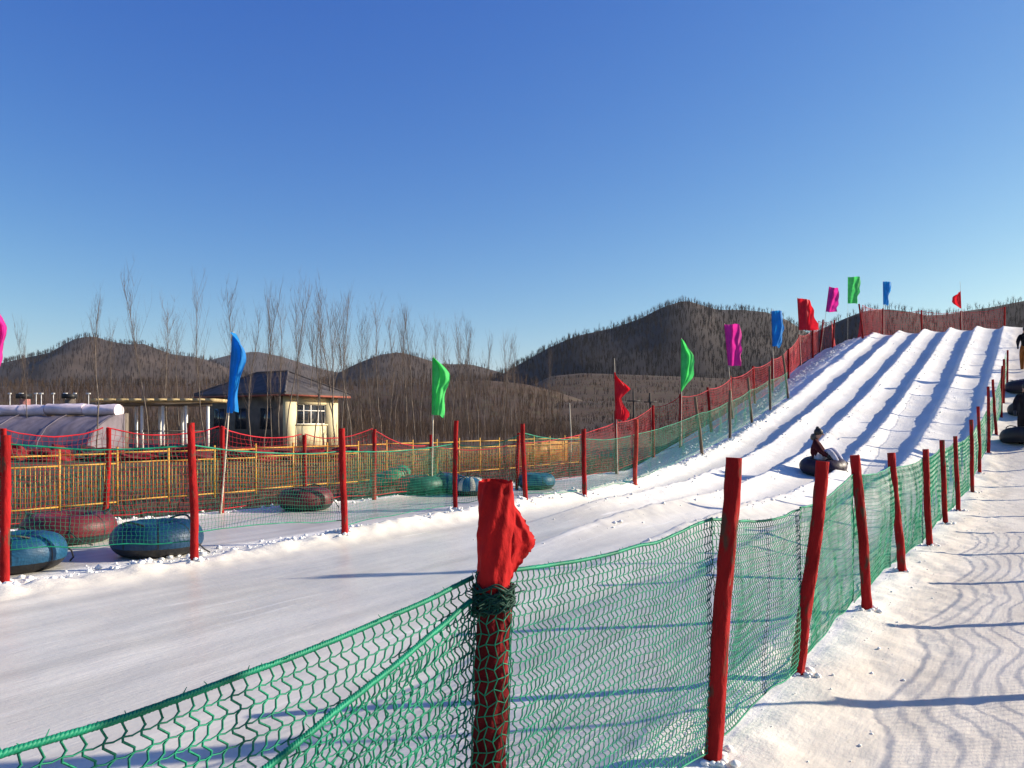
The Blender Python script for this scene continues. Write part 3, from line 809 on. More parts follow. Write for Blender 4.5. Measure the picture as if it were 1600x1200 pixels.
# --- net fence closing the path on its right-hand side (only its shadow reaches the picture)
of = thing('outer_net_fence', 'net fence on the far right side of the trodden path, known by its shadow', 'fence', tuple(np.append(np.array(tn2xy(4, 1.35)), 0)))
OP = []
for k, tt_ in enumerate([-.6, 1.5, 3.55, 5.2, 7.1, 9.2, 11.4, 13.4, 15.7, 18.0, 20.3, 22.7, 25.2, 27.5, 30, 32.5, 35, 38, 41, 44, 47]):
    n_ = 1.42 + .06 * math.sin(k * 2.3); x, y = tn2xy(tt_, n_); z = float(Ht(tt_, n_))
    OP.append((np.array([x, y, z]), np.array([x + .03 * math.sin(k), y + .04 * math.cos(k * 1.7), z + 1.38])))
for i, (b, t) in enumerate(OP): make_post(of, b, t, .044, 'cloth', 500 + i, 8, 8)
for i in range(len(OP) - 1):
    (b0, t0), (b1, t1) = OP[i], OP[i + 1]
    cell = .05; A = b0[:2]; B = b1[:2]
    if i < 8:
        net_bay(of, A, B, b0[2] + 1.25, b1[2] + 1.25, b0[2] + .1, b1[2] + .1, .055, .0021, M['green_net'], 520 + i, sag=.1, bulge=.12, fine=1, wave=.25, rope_r=.006, hfac=1.35, hr=2.1)

# ------------------------------------------------------------------ yellow railing
yf = thing('yellow_railing', 'yellow metal picket railing with red heaps behind it', 'railing', tuple(np.append(np.array(tn2xy(12, -15.4)), -.035)))
yo = np.array(ORG[yf.name])
def ypt(t, z, dn=0.0):
    x, y = tn2xy(t, -15.4 + dn); return np.array([x, y, z - .035])
BAY = 1.13; T0 = 4.5; NB = 21
ang_r = math.atan2(.835, .55)
mp_ = MB(); mp_.box((0, 0, .59), (.035, .035, 1.18)); post_me = mesh_np('post', np.concatenate(mp_.v), [np.concatenate(mp_.f4)], smooth=False); post_me.materials.append(M['yellow'])
mp_ = MB(); mp_.box((0, 0, .485), (.011, .011, .77)); bar_me = mesh_np('bar', np.concatenate(mp_.v), [np.concatenate(mp_.f4)], smooth=False); bar_me.materials.append(M['yellow'])
mp_ = MB(); mp_.box((BAY / 2, 0, 0), (BAY - .036, .022, .028)); rail_me = mesh_np('rail', np.concatenate(mp_.v), [np.concatenate(mp_.f4)], smooth=False); rail_me.materials.append(M['yellow'])
for k in range(NB + 1):
    jz = .012 * math.sin(k * 1.9)
    def put(nm, me, t, z):
        o = bpy.data.objects.new(nm, me); S.collection.objects.link(o); o.parent = yf
        o.location = ypt(t, z) - yo; o.rotation_euler = (0, 0, ang_r); return o
    put('post', post_me, T0 + k * BAY, jz)
    if k == NB: break
    for zz in (.10, .87, 1.07):
        q = put('rail', rail_me, T0 + k * BAY + .0, zz + jz); q.location = ypt(T0 + k * BAY, zz + jz) - yo
        q.rotation_euler = (0, 0, ang_r)
    for i in range(1, 13):
        put('bar', bar_me, T0 + k * BAY + i * BAY / 13, jz)

# mustard board behind the last bays
m = MB(); a0 = ypt(25.2, .15, -.5); a1 = ypt(28.2, .15, -.5)
m.bar((a0 + a1) / 2 * 0 + a0 + np.array([0, 0, .4]), a1 + np.array([0, 0, .4]), .04, .8)
for q in (a0, a1): m.box(q + np.array([0, 0, .22]), (.06, .06, .85))
tag(m.build('orange_board', mat_plain('orange_board', (.45, .20, .02), .6, .25, 3), None, org=a0), 'mustard orange board behind the far end of the yellow railing', 'board')

# ------------------------------------------------------------------ snow tubes
def tube_mats(nm, col): return mat_plain(nm, col, .5, .28, 5, .25, 18, .35)
TM = dict(blue=tube_mats('blue_tube_cover', (.010, .075, .15)), dark_blue=tube_mats('dark_blue_tube_cover', (.006, .042, .095)), red=tube_mats('red_tube_cover', (.11, .010, .016)),
          green=tube_mats('green_tube_cover', (.015, .26, .12)), dark_green=tube_mats('dark_green_tube_cover', (.012, .06, .045)), grey=tube_mats('grey_tube_cover', (.5, .47, .36)),
          maroon=tube_mats('maroon_tube_cover', (.022, .010, .024)), black=tube_mats('black_tube_cover', (.02, .02, .023)))
def snow_tube(label, col, loc, D=1.1, h=.46, tilt=(0, 0, 0), stripe=None, group='inflatable snow tubes'):
    t = thing('snow_tube', label, 'snow tube', tuple(loc), group)
    t.rotation_euler = tilt
    ORG[t.name] = (0, 0, 0)
    r1 = h / 2; R1 = D / 2 - r1 * 1.08
    nA, nB = 40, 18
    def part(a0, a1, n, rs):
        A = np.linspace(0, 2 * math.pi, nA + 1)[:-1]; B_ = np.linspace(a0, a1, n)
        AA, BB = np.meshgrid(A, B_, indexing='ij')
        puck = 1 - .06 * np.abs(np.cos(AA * 8)) ** 6 * (np.sin(BB) > -.2)
        rr = r1 * rs * puck
        q = R1 + 1.08 * rr * np.cos(BB); z = r1 + rr * np.sin(BB)
        z = np.maximum(z, .012)
        return np.stack([q * np.cos(AA), q * np.sin(AA), z], -1)
    def ringmesh(G, nm, mat, closed=False):
        n0, n1, _ = G.shape
        ii = np.arange(n0 * n1).reshape(n0, n1)
        i2 = np.roll(ii, -1, 0)
        F = np.stack([ii[:, :-1], i2[:, :-1], i2[:, 1:], ii[:, 1:]], -1).reshape(-1, 4)
        o = link(nm, mesh_np(nm, G.reshape(-1, 3), F), mat, t); return o
    ringmesh(part(R(-22), R(200), nB, 1.0), 'cover', TM[col])
    ringmesh(part(R(198), R(340), 10, .992), 'rubber_bottom', M['black'])
    ring = []
    for (q, z) in ((.001, r1 * 1.02), (R1 * .45, r1 * .98), (R1 - r1 * .80, r1 * 1.12)):
        ring.append([[q * math.cos(x), q * math.sin(x), z] for x in np.linspace(0, 2 * math.pi, 25)[:-1]])
    m = MB(); m.loft(np.array(ring), cap=False); m.build('seat', M['black'], t, smooth=True)
    for s in (-1, 1):       # carrying straps on the sides
        m = MB(); a = np.linspace(-.42, .42, 9)
        pts = np.stack([s * (R1 + (r1 * .42 + .035 * np.cos(a * 3.7))) * np.cos(a), (R1 + .1) * np.sin(a), r1 + r1 * .93 + .045 * np.cos(a * 3.74)], 1)
        m.tube(pts, .014, 5); m.build('handle', M['black'], t, smooth=True)
    G = part(R(-20), R(150), 12, 1.012)
    for k in range(0, nA, 5):       # webbing seams over the cover
        sl = np.stack([G[k] * .985 + G[(k + 1) % nA] * .015, G[k] * .80 + G[(k + 1) % nA] * .20]); n0, n1, _ = sl.shape; ii = np.arange(n0 * n1).reshape(n0, n1)
        link('seam_band', mesh_np('seam_band', sl.reshape(-1, 3), np.stack([ii[:-1, :-1], ii[1:, :-1], ii[1:, 1:], ii[:-1, 1:]], -1).reshape(-1, 4)), M['black'], t)
    m = MB(); pts = [[-.0, -(R1 + r1 * 1.0), r1 * 1.1], [.06, -(R1 + r1 * 1.25), r1 * .8], [.16, -(R1 + r1 * 1.35), r1 * .35], [.28, -(R1 + r1 * 1.2), .02]]
    m.tube(pts, .010, 5); m.build('tow_rope', M['black'], t, smooth=True)
    if stripe:
        G = part(R(-18), R(196), nB, 1.008)
        for k in range(0, nA, 5):
            sl = G[k:k + 3] if k + 3 <= nA else G[k:]
            n0, n1, _ = sl.shape; ii = np.arange(n0 * n1).reshape(n0, n1)
            F = np.stack([ii[:-1, :-1], ii[1:, :-1], ii[1:, 1:], ii[:-1, 1:]], -1).reshape(-1, 4)
            link('stripe', mesh_np('stripe', sl.reshape(-1, 3), F), TM[stripe], t)
    return t
def onY(u, Y): x = (u - 800) / FPX * Y; return np.array([x, Y, float(H(x, Y)) - .01])
def on(u, v, dz=-.01): return hit(u, v) + np.array([0, 0, dz])
snow_tube('blue snow tube cut by the left edge, behind the first red post', 'blue', onY(18, 9.0), 1.12, .41, (0, 0, 2.1))
snow_tube('large dark red snow tube between the two blue ones', 'red', onY(108, 11.1), 1.22, .40, (0, 0, .5))
snow_tube('dark blue snow tube beside the second red post of the green net', 'dark_blue', onY(246, 10.05), 1.1, .42, (0, 0, 1.2))
snow_tube('dark red snow tube lying alone on the icy return lane', 'red', on(478, 796), 1.04, .42, (0, 0, 1.4))
b = on(655, 772)
snow_tube('dark green snow tube at the bottom of the pile', 'dark_green', b, 1.15, .42, (0, 0, .2))
snow_tube('bright green snow tube lying tilted on top of the pile', 'green', b + np.array([-.62, .12, .17]), 1.0, .40, (R(0), R(-20), 0))
snow_tube('dark blue snow tube leaning on the right of the pile', 'dark_blue', on(704, 770), .95, .44, (R(8), R(10), .4))
snow_tube('blue snow tube with pale stripes behind a red post', 'blue', on(733, 774), .78, .42, (0, 0, .9), stripe='grey')
snow_tube('blue snow tube right of the near post, farthest along the return lane', 'blue', on(838, 764), .95, .40, (0, 0, .3))
snow_tube('dark snow tube lowest on the right-hand path, cut by the picture edge', 'black', on(1598, 693), 1.12, .46, (R(-9), R(4), .3))
snow_tube('dark snow tube in the middle of three on the path', 'black', on(1606, 648), 1.1, .46, (R(-9), R(4), 1.3))
snow_tube('dark snow tube highest on the path, dragged by the upper walker', 'maroon', on(1598, 613), 1.1, .48, (R(-9), R(4), 2.0))

# ------------------------------------------------------------------ flags on bamboo poles
FM = dict(blue=mat_plain('blue_flag', (.02, .27, .68), .6, .15, 4, .1, 12, .2, trans=.45), green=mat_plain('green_flag', (.09, .72, .17), .6, .15, 4, .1, 12, .2, trans=.45),
          red=mat_plain('red_flag', (.74, .02, .035), .6, .15, 4, .1, 12, .2, trans=.45), pink=mat_plain('pink_flag', (.72, .035, .33), .6, .15, 4, .1, 12, .2, trans=.45))
def flag(label, col, base, tip, v0, v1, outline, seed, slant=0.0, pr=.017):
    """pole from base to tip (3D), cloth between heights z0,z1; outline = cloth reach (m) at even steps from top to bottom, dz droop"""
    base = np.asarray(base, float); tip = np.asarray(tip, float)
    f = thing('flag', label, 'flag', tuple(base), 'coloured flags along the run')
    ax = tip - base
    m = MB(); s = np.linspace(0, 1, 7)
    m.tube(base + ax * s[:, None] + np.array([.012, .01, 0]) * np.sin(s * 3.1)[:, None], np.linspace(pr, pr * .5, 7), 6)
    m.build('pole', M['bamboo'], f, smooth=True)
    na, nb = 30, 18
    fa = np.linspace(0, 1, na)[:, None]; fb = np.linspace(0, 1, nb)[None]
    reach = np.interp(fa[:, 0], np.linspace(0, 1, len(outline)), outline)[:, None]
    zz = v0 + (v1 - v0) * fa
    k = (zz - base[2]) / ax[2]
    px_ = base[0] + ax[0] * k; py_ = base[1] + ax[1] * k
    ph = seed * 1.7
    amp = .10 + .04 * math.sin(seed)
    # deep hanging folds: the cloth doubles back in depth as it runs out from the pole
    x = px_ + reach * (fb + .08 * np.sin(fb * 9 + ph + fa * 4) * fb)
    y = py_ + amp * np.sin(fb * 7.5 + ph + 2.2 * fa) * fb ** .7 + .05 * np.sin(fb * 15 + fa * 7 + ph) * fb
    y = y + .022 * np.sin(fb * 26 + fa * 15 + ph) * fb ** .5 + .03 * np.sin(fa * 13 - fb * 6 + ph) * fb
    x = x + reach * .05 * np.sin(fa * 17 + ph) * fb ** 3
    z = zz + 0 * fb - slant * fb + .03 * np.sin(fb * 6 + ph) * fb - .05 * np.sin(fa * 9 + ph) * fb
    P = np.stack([x, y, z], -1)
    ii = np.arange(na * nb).reshape(na, nb)
    F = np.stack([ii[:-1, :-1], ii[:-1, 1:], ii[1:, 1:], ii[1:, :-1]], -1).reshape(-1, 4)
    m = MB(); kk = np.linspace(0, 1, 8); m.tube(np.stack([px_[:, 0][np.linspace(0, na - 1, 8).astype(int)], py_[:, 0][np.linspace(0, na - 1, 8).astype(int)], zz[:, 0][np.linspace(0, na - 1, 8).astype(int)]], 1), .021, 6, cap=False); m.build('sleeve', FM[col], f, smooth=True)
    o = link('cloth', mesh_np('cloth', P.reshape(-1, 3) - base, F), FM[col], f)
    return f
def pflag(label, col, fi, tip_uv, cloth, out_px, seed, slant=0.0, base=None):
    b = RPs[fi][0] if base is None else base
    Y = b[1] - .07
    b = np.array([b[0] + .01, Y, b[2] - .05])
    tip = px(tip_uv[0], tip_uv[1], Y)
    z0 = px(0, cloth[0], Y)[2]; z1 = px(0, cloth[1], Y)[2]
    return flag(label, col, b, tip, z0, z1, [q / FPX * Y for q in out_px], seed, slant)
b_ = hit(-22, 832)
pflag('bright pink flag cut off by the left picture edge', 'pink', 0, (-16, 470), (478, 592), [4, 18, 24, 25, 24, 20, 12], 1, base=b_)
pflag('blue flag in front of the dark house wall', 'blue', 3, (365, 518), (523, 645), [1, 12, 19, 22, 20, 16, 14, 14, 15, 15], 2)
pflag('green flag in front of the bare thicket, right of the house', 'green', 6, (677, 556), (560, 648), [1, 14, 24, 27, 24, 20, 20, 20, 19, 18], 3)
pflag('red flag with a long bare pole tip before the field', 'red', 8, (960, 560), (582, 655), [1, 10, 20, 27, 18, 10, 14, 20, 20, 15], 4, .05)
pflag('green flag at the foot of the ramp before the dark hill', 'green', 10, (1065, 528), (530, 612), [1, 6, 11, 18, 20, 18, 17, 14, 8, 2], 5)
pflag('magenta flag before the dark hill, right of the green one', 'pink', 12, (1132, 505), (507, 571), [22, 23, 23, 22, 22, 22, 22, 21], 6, .03)
pflag('blue flag above the bare wooden posts halfway up', 'blue', 14, (1206, 482), (486, 541), [16, 17, 18, 20, 20, 19, 16, 12], 7)
pflag('red flag above the bank, upper half of the ramp', 'red', 16, (1246, 464), (466, 516), [20, 23, 25, 26, 26, 27, 28], 8, .02)
pflag('purple pink flag on a leaning post near the crest', 'pink', 18, (1296, 446), (448, 487), [13, 15, 16, 15, 15, 16], 9, .08)
pflag('green flag at the left end of the crest', 'green', 20, (1325, 432), (433, 474), [18, 18, 18, 18, 17, 16], 10)
pflag('small pale blue flag on the crest', 'blue', 22, (1380, 438), (440, 476), [13, 13, 12, 10, 9, 8], 11)
pflag('small red flag on the crest blown to the left', 'red', 24, (1500, 440), (455, 482), [-1, -6, -12, -15, -9, -3], 12)
# flags on the outer fence right of the path (outside the picture; their long shadows cross the run)
for k, (i, c) in enumerate([(2, 'green'), (4, 'red'), (7, 'blue'), (10, 'pink'), (13, 'green')]):
    b, t = OP[i]
    flag(['green', 'red', 'blue', 'pink', 'second green'][k] + ' flag on the outer fence right of the path, out of the picture', c, b + np.array([.06, 0, -.05]), b + np.array([.04, .03, 4.5 if i == 7 else 3.9]), b[2] + (4.4 if i == 7 else 3.8), b[2] + (3.4 if i == 7 else 2.7), [.1, .3, .42, .4, .35, .3], 20 + k, pr=.032)

# ------------------------------------------------------------------ house, pergola, polytunnel
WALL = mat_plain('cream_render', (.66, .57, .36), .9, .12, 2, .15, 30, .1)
WALLD = mat_plain('shaded_and_brown_render', (.17, .14, .115), .9, .2, 2, .15, 30, .1)  # cream walls turned from the sun, shade in the colour; also plain dark parts
ROOF = mat_plain('grey_tiles', (.085, .078, .082), .85, .25, 2, .2, 12, .15)
FASC = mat_plain('red_brown_fascia', (.26, .07, .045), .7, .2, 3)
WHITE = mat_plain('white_paint', (.78, .76, .72), .6, .08, 4)
GLASS = mat_plain('window_glass', (.035, .04, .05), .12, .2, 2, 0, 10, .6)
C0 = np.array([(446 - 800) / FPX * 56, 56, -.035])
dr = np.array([.53, .848, 0]); dl = np.array([-.848, .53, 0]); up = np.array([0, 0, 1.0])
LR, LL, HW = 5.15, 8.5, 3.65
hs_ = thing('house', 'cream house with hipped grey roof, its lit gable end facing right', 'house', tuple(C0))
nr_ = np.array([.848, -.53, 0]); nl_ = np.array([-.53, -.848, 0])
def wallquad(m, o, d, a, b, z0, z1, nrm, off=0.0):
    p = o + nrm * off
    m.quad(p + d * a + up * z0, p + d * b + up * z0, p + d * b + up * z1, p + d * a + up * z1)
def wall_box(m, o, d, a, b, z0, z1, nrm, t0, t1):
    c = o + d * (a + b) / 2 + up * (z0 + z1) / 2 + nrm * (t0 + t1) / 2
    m.box(c, (b - a, abs(t1 - t0), z1 - z0), M=np.stack([d, nrm, up], 1))
# right (lit) wall with a real window opening
w0, w1, zb, zt = 1.05, 3.95, 1.55, 3.0
m = MB()
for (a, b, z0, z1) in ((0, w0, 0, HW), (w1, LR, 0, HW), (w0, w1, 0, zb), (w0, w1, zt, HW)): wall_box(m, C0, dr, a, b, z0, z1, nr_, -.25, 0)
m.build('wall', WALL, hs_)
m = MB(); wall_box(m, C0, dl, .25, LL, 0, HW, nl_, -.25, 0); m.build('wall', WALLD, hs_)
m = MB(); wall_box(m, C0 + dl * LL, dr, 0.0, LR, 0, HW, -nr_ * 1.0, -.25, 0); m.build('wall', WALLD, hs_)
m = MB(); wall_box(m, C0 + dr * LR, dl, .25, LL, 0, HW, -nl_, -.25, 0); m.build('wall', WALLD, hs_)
m = MB(); wall_box(m, C0, dr, w0, w1, zb, zt, nr_, -.19, -.17); win = m.build('window', GLASS, hs_)
m = MB()
for x0 in (w0, w0 + .72, w0 + 1.42, w0 + 2.14, w1 - .07): wall_box(m, C0, dr, x0, x0 + .07, zb, zt, nr_, -.165, -.10)
for z0 in (zb, zb + .95, zt - .06): wall_box(m, C0, dr, w0 + .002, w1 - .002, z0, z0 + .06, nr_, -.16, -.095)
m.build('frame', WHITE, win)
m = MB(); wall_box(m, C0, dr, w0 - .1, w1 + .1, zb - .08, zb - .002, nr_, -.05, .07); m.build('sill', WALL, win)
for a in (1.3, 4.0, 6.4):
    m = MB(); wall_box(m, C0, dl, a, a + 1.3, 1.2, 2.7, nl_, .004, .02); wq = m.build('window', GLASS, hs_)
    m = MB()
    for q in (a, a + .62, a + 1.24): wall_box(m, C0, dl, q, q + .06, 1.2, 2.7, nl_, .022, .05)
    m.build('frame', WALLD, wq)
# hipped roof with eaves
ov = .65
e00 = C0 - dr * ov - dl * ov + up * HW; e10 = C0 + dr * (LR + ov) - dl * ov + up * HW
e11 = C0 + dr * (LR + ov) + dl * (LL + ov) + up * HW; e01 = C0 - dr * ov + dl * (LL + ov) + up * HW
RH = 1.7
rA = C0 + dr * LR / 2 + dl * (LR / 2) + up * (HW + RH); rB = C0 + dr * LR / 2 + dl * (LL - LR / 2) + up * (HW + RH)
th_ = up * .12
m = MB()
m.tri(e00 + th_, e10 + th_, rA + th_); m.quad(e10 + th_, e11 + th_, rB + th_, rA + th_); m.tri(e11 + th_, e01 + th_, rB + th_); m.quad(e01 + th_, e00 + th_, rA + th_, rB + th_)
m.quad(e00, e01, e11, e10)
for a, b in ((e00, e10), (e10, e11), (e11, e01), (e01, e00)): m.quad(a, b, b + th_, a + th_)
roof = m.build('roof', ROOF, hs_)
m = MB()
for a, b in ((rA, rB), (e00, rA), (e10, rA), (e01, rB), (e11, rB)): m.tube([a + th_ * 1.2, b + th_ * 1.2], .09, 6)
m.build('ridge_tile', ROOF, roof, smooth=True)
m = MB(); m.bar(e00 + up * -.07 - dr * 0 + nr_ * .01, e10 + up * -.07 + nr_ * .01, .05, .13); m.bar(e00 + up * -.07 + nl_ * .01, e01 + up * -.07 + nl_ * .01, .05, .13)
m.build('fascia', FASC, roof)

pg = thing('pergola', 'white posted pergola with pale timber rafters beside the greenhouse', 'pergola', ((235 - 800) / FPX * 45, 45, -.035))
PB = mat_plain('pale_timber', (.48, .36, .18), .8, .25, 4, .2, 20)
def pgp(u, Y): return np.array([(u - 800) / FPX * Y, Y, -.035])
beam_z = 2.62
for us, Y in (((146, 189, 222, 255, 291, 325), 45.0), ((181, 213, 250, 285), 47.2)):
    for u in us:
        m = MB(); p = pgp(u, Y); m.box(p + np.array([0, 0, beam_z / 2]), (.13, .13, beam_z)); m.build('post', WHITE if u > 150 else WALLD, pg)
for Y in (45.0, 47.2):
    a = pgp(141, Y); b = pgp(331, Y); m = MB(); m.bar(a + up * (beam_z + .09), b + up * (beam_z + .09), .12, .17); m.build('beam', WALLD, pg)
for k, u in enumerate(np.linspace(144, 322, 10)):
    m = MB(); a = pgp(u, 44.5); x = a[0]; m.box((x + .27, 46.0, beam_z + .27), (.50, 3.4, .17)); m.build('rafter', PB, pg)
m = MB(); m.bar(pgp(150, 45) + up * 1.2, pgp(326, 45) + up * 1.2, .05, .07); m.build('rail', WALLD, pg)

# low greenhouse: film slope in front, rolled quilts along the top of the back wall
FILM = mat_plain('greenhouse_film', (.17, .145, .17), .5, .3, 1.3, .25, 6, .35, stretch=(3, 1, 1))
FILMW = mat_plain('quilt_cover', (.82, .68, .70), .7, .2, 1.6, .5, 5, .15)
pt = thing('greenhouse', 'long low greenhouse with grey film slope and pale pinkish roll on top', 'greenhouse', ((60 - 800) / FPX * 39, 39, -.035))
xa, xb = -46.0, (158 - 800) / FPX * 39
prof_f = np.array([[37.6, .0], [37.9, .75], [38.6, 1.40], [39.6, 1.80], [40.4, 2.02]])
xs = np.linspace(xa, xb, 90)
sag = .05 * np.abs(np.sin(xs * 2.62))
ring = np.stack([np.stack([xs, np.full_like(xs, y_) , z_ - .06 * (z_ > .1) * np.abs(np.sin(xs * 2.62)) + .02 * np.sin(xs * 7.1 + y_ * 5)], 1) for y_, z_ in prof_f], 1)
ii = np.arange(ring.shape[0] * ring.shape[1]).reshape(ring.shape[:2])
link('film', mesh_np('film', ring.reshape(-1, 3) - np.array(ORG[pt.name]), np.stack([ii[:-1, :-1], ii[1:, :-1], ii[1:, 1:], ii[:-1, 1:]], -1).reshape(-1, 4)), FILM, pt)
for x in np.arange(xb - .02, xa, -2.4):
    m = MB(); m.tube(np.stack([np.full(5, x), prof_f[:, 0] - .02, prof_f[:, 1] + .03], 1), .018, 5); m.build('hoop', FILM, pt, smooth=True)
# quilts rolled up bay by bay
x = xb - .05; k = 0
while x > xa:
    w_ = 1.7 + .5 * math.sin(k * 2.7); th = np.linspace(0, 2 * math.pi, 19)[:-1]; xs2 = np.linspace(x - w_ + .04, x, 9)
    R2 = np.stack([np.stack([np.full_like(th, q), 40.9 + (.52 + .05 * np.sin(k + q * 3)) * np.cos(th) * (1 + .12 * (vnoise(th * 2 + k, q * 2 + 0 * th, 3) - .5)),
                             2.26 + .05 * math.sin(k * 1.9) + (.31 + .03 * math.sin(k * 3.3)) * np.sin(th) * (1 + .25 * (vnoise(th * 2, q * 3 + k + 0 * th, 4) - .5))], 1) for q in xs2])
    m = MB(); m.loft(R2); m.build('rolled_quilt', FILMW, pt, smooth=True); x -= w_; k += 1
m = MB(); m.box(((xa + xb) / 2, 41.6, 1.05), (xb - xa, .4, 2.15)); m.build('back_wall', WALLD, pt)
m = MB()
for i in range(4): m.quad([xb, prof_f[i, 0], -.04], [xb, prof_f[i + 1, 0], -.04], [xb, prof_f[i + 1, 0], prof_f[i + 1, 1]], [xb, prof_f[i, 0], prof_f[i, 1]])
m.quad([xb, 40.4, -.04], [xb, 41.4, -.04], [xb, 41.4, 2.1], [xb, 40.4, 2.02])
m.build('end_wall', FILM, pt)
PINK = mat_plain('pink_brick', (.42, .18, .16), .9, .2, 6)
for u, mt, lab in ((39, PINK, 'pinkish chimney stub with dark cap behind the greenhouse'), (110, WALLD, 'grey chimney stub behind the greenhouse')):
    c = px(u, 628, 48); t = thing('chimney', lab, 'chimney', (c[0], 48, -.035))
    m = MB(); m.box((c[0], 48, 1.5), (.42, .42, 3.1)); m.build('stack', mt, t)
    m = MB(); m.box((c[0] - .06, 48, 3.22), (.62, .62, .28)); m.build('cap', M['black'], t)
for k, u in enumerate((15, 33, 56, 64, 83, 102, 117, 138)):
    c = px(u, 615, 80); m = MB(); m.box((c[0], 80, c[2]), (.36 + .1 * (k % 2), .04, .14)); m.box((c[0], 80.05, c[2] / 2), (.05, .05, c[2]))
    tag(m.build('marker_board', WHITE, None, org=(c[0], 80, -.035)), 'small white board on a stake in the row above the greenhouse, %s from the left' % ['first', 'second', 'third', 'fourth', 'fifth', 'sixth', 'seventh', 'eighth'][k], 'marker board', 'white boards above the greenhouse')

# ------------------------------------------------------------------ heaps behind the yellow railing
HEAP = [mat_plain('red_cover', (.19, .013, .018), .8, .45, 5, .8, 12, .2), mat_plain('dark_red_cover', (.09, .010, .016), .75, .3, 3, .5, 7, .2), mat_plain('dark_cover', (.035, .03, .035), .75, .3, 3, .5, 7, .2)]
ordn = ['first', 'second', 'third', 'fourth', 'fifth', 'sixth', 'seventh', 'eighth', 'ninth', 'tenth', 'eleventh', 'twelfth', 'thirteenth', 'fourteenth', 'fifteenth', 'sixteenth', 'seventeenth', 'eighteenth', 'nineteenth', 'twentieth']
hc = [0, 1, 0, 2, 1, 0, 2, 1, 1, 0, 2, 0, 1, 0, 0, 1]
for k, u in enumerate(np.linspace(18, 535, 16) + 9 * np.sin(np.arange(16) * 5.1)):
    Yh = 36 + 1.2 * math.sin(k * 2.1); c = np.array([(u - 800) / FPX * Yh, Yh, -.035])
    rg = np.random.default_rng(900 + k)
    a = np.linspace(0, 2 * math.pi, 45)[:-1]; q = np.linspace(0, 1, 14)
    AA, QQ = np.meshgrid(a, q, indexing='ij')
    wx, wy, hh = rg.uniform(.6, 1.2), rg.uniform(.5, .8), rg.uniform(.3, .66)
    cxn, cyn = np.cos(AA) * 2.2 + k * 9, np.sin(AA) * 2.2
    rad = (1 - QQ ** 3) ** .5 * (1 + .9 * (fbm(cxn, cyn + QQ * 3.5, k, 3) - .5) + .25 * np.abs(np.sin(AA * 3.5 + QQ * 6 + k))) + .001
    zz = hh * QQ * (1 + .7 * (vnoise(cxn * .8, cyn * .8, k + 5) - .5))
    V = np.stack([wx * rad * np.cos(AA), wy * rad * np.sin(AA), zz], -1)
    ii = np.arange(AA.size).reshape(AA.shape); i2 = np.roll(ii, -1, 0)
    F = np.stack([ii[:, :-1], i2[:, :-1], i2[:, 1:], ii[:, 1:]], -1).reshape(-1, 4)
    o = link('covered_heap', mesh_np('covered_heap', V.reshape(-1, 3), F), HEAP[hc[k]], None, c)
    tag(o, '%s heap behind the yellow railing, %s from the left' % (['red', 'dark red', 'blackish'][hc[k]], ordn[k]), 'heap', 'covered heaps behind the railing')

# ------------------------------------------------------------------ poles in the field
for (u, vt, Y, r, lab, mt) in ((990, 612, 60, .085, 'dark pole in the field right of the red flag', 'black'), (1016, 614, 62, .10, 'dark thicker pole beside the third slope post', 'black'), (891, 630, 34, .03, 'thin grey pole at the end of the yellow railing', 'bamboo')):
    p = px(u, vt, Y); m = MB(); s = np.linspace(0, 1, 6)
    m.tube(np.stack([p[0] + .04 * np.sin(s * 4), np.full(6, Y), -.3 + (p[2] + .3) * s], 1), np.linspace(r, r * .7, 6), 7)
    if u > 900: m.bar((p[0] - .5, Y, p[2] - .7), (p[0] + .5, Y, p[2] - .7), .08, .08)
    tag(m.build('utility_pole', M[mt], None, smooth=True, org=(p[0], Y, -.035)), lab, 'pole', 'poles in the field')

# ------------------------------------------------------------------ bare poplars
def poplar_meshes(seed):
    rg = np.random.default_rng(seed)
    Hh = 10.0
    tr = MB(); cr = MB()
    def limb(mb, p, d, L, r0, n, sides, up_pull, r1=.25):
        pts = [p]; d = d / np.linalg.norm(d)
        for i in range(n):
            d = d + np.array([rg.normal(0, .07), rg.normal(0, .07), up_pull]); d /= np.linalg.norm(d)
            pts.append(pts[-1] + d * L / n)
        pts = np.array(pts); mb.tube(pts, np.linspace(r0, r0 * r1, n + 1), sides, cap=False); return pts
    tp = limb(tr, np.array([0, 0, -.15]), np.array([rg.normal(0, .02), rg.normal(0, .02), 1]), Hh, .050, 12, 6, .12, .08)
    nb = rg.integers(34, 50)
    for k in range(nb):
        f = rg.uniform(.22, .93) ** .85
        q = tp[0] + (tp[-1] - tp[0]) * f; i = min(int(f * 12), 11); q = tp[i] + (tp[i + 1] - tp[i]) * (f * 12 - i)
        th = rg.uniform(0, 6.28); sp = rg.uniform(.25, .68)
        L = Hh * rg.uniform(.10, .32) * (1.15 - .72 * f)
        pts = limb(cr, q, np.array([math.cos(th) * sp, math.sin(th) * sp, 1]), L * 1.25, .0105 * (1.15 - .6 * f), 5, 4, .16)
        for j in range(rg.integers(4, 8)):
            i = rg.integers(1, 5); th2 = rg.uniform(0, 6.28); sp2 = rg.uniform(.25, .6)
            limb(cr, pts[i], np.array([math.cos(th2) * sp2, math.sin(th2) * sp2, 1]), L * rg.uniform(.3, .65), .0040, 3, 3, .08)
    def fin(mb, nm, mat):
        fs = []
        if mb.f3: fs.append(np.concatenate(mb.f3))
        if mb.f4: fs.append(np.concatenate(mb.f4))
        me = mesh_np(nm, np.concatenate(mb.v), fs); me.materials.append(mat); return me
    return fin(tr, 'trunk', M['bark']), fin(cr, 'crown', M['twigs'])
POP = [poplar_meshes(600 + k) for k in range(9)]
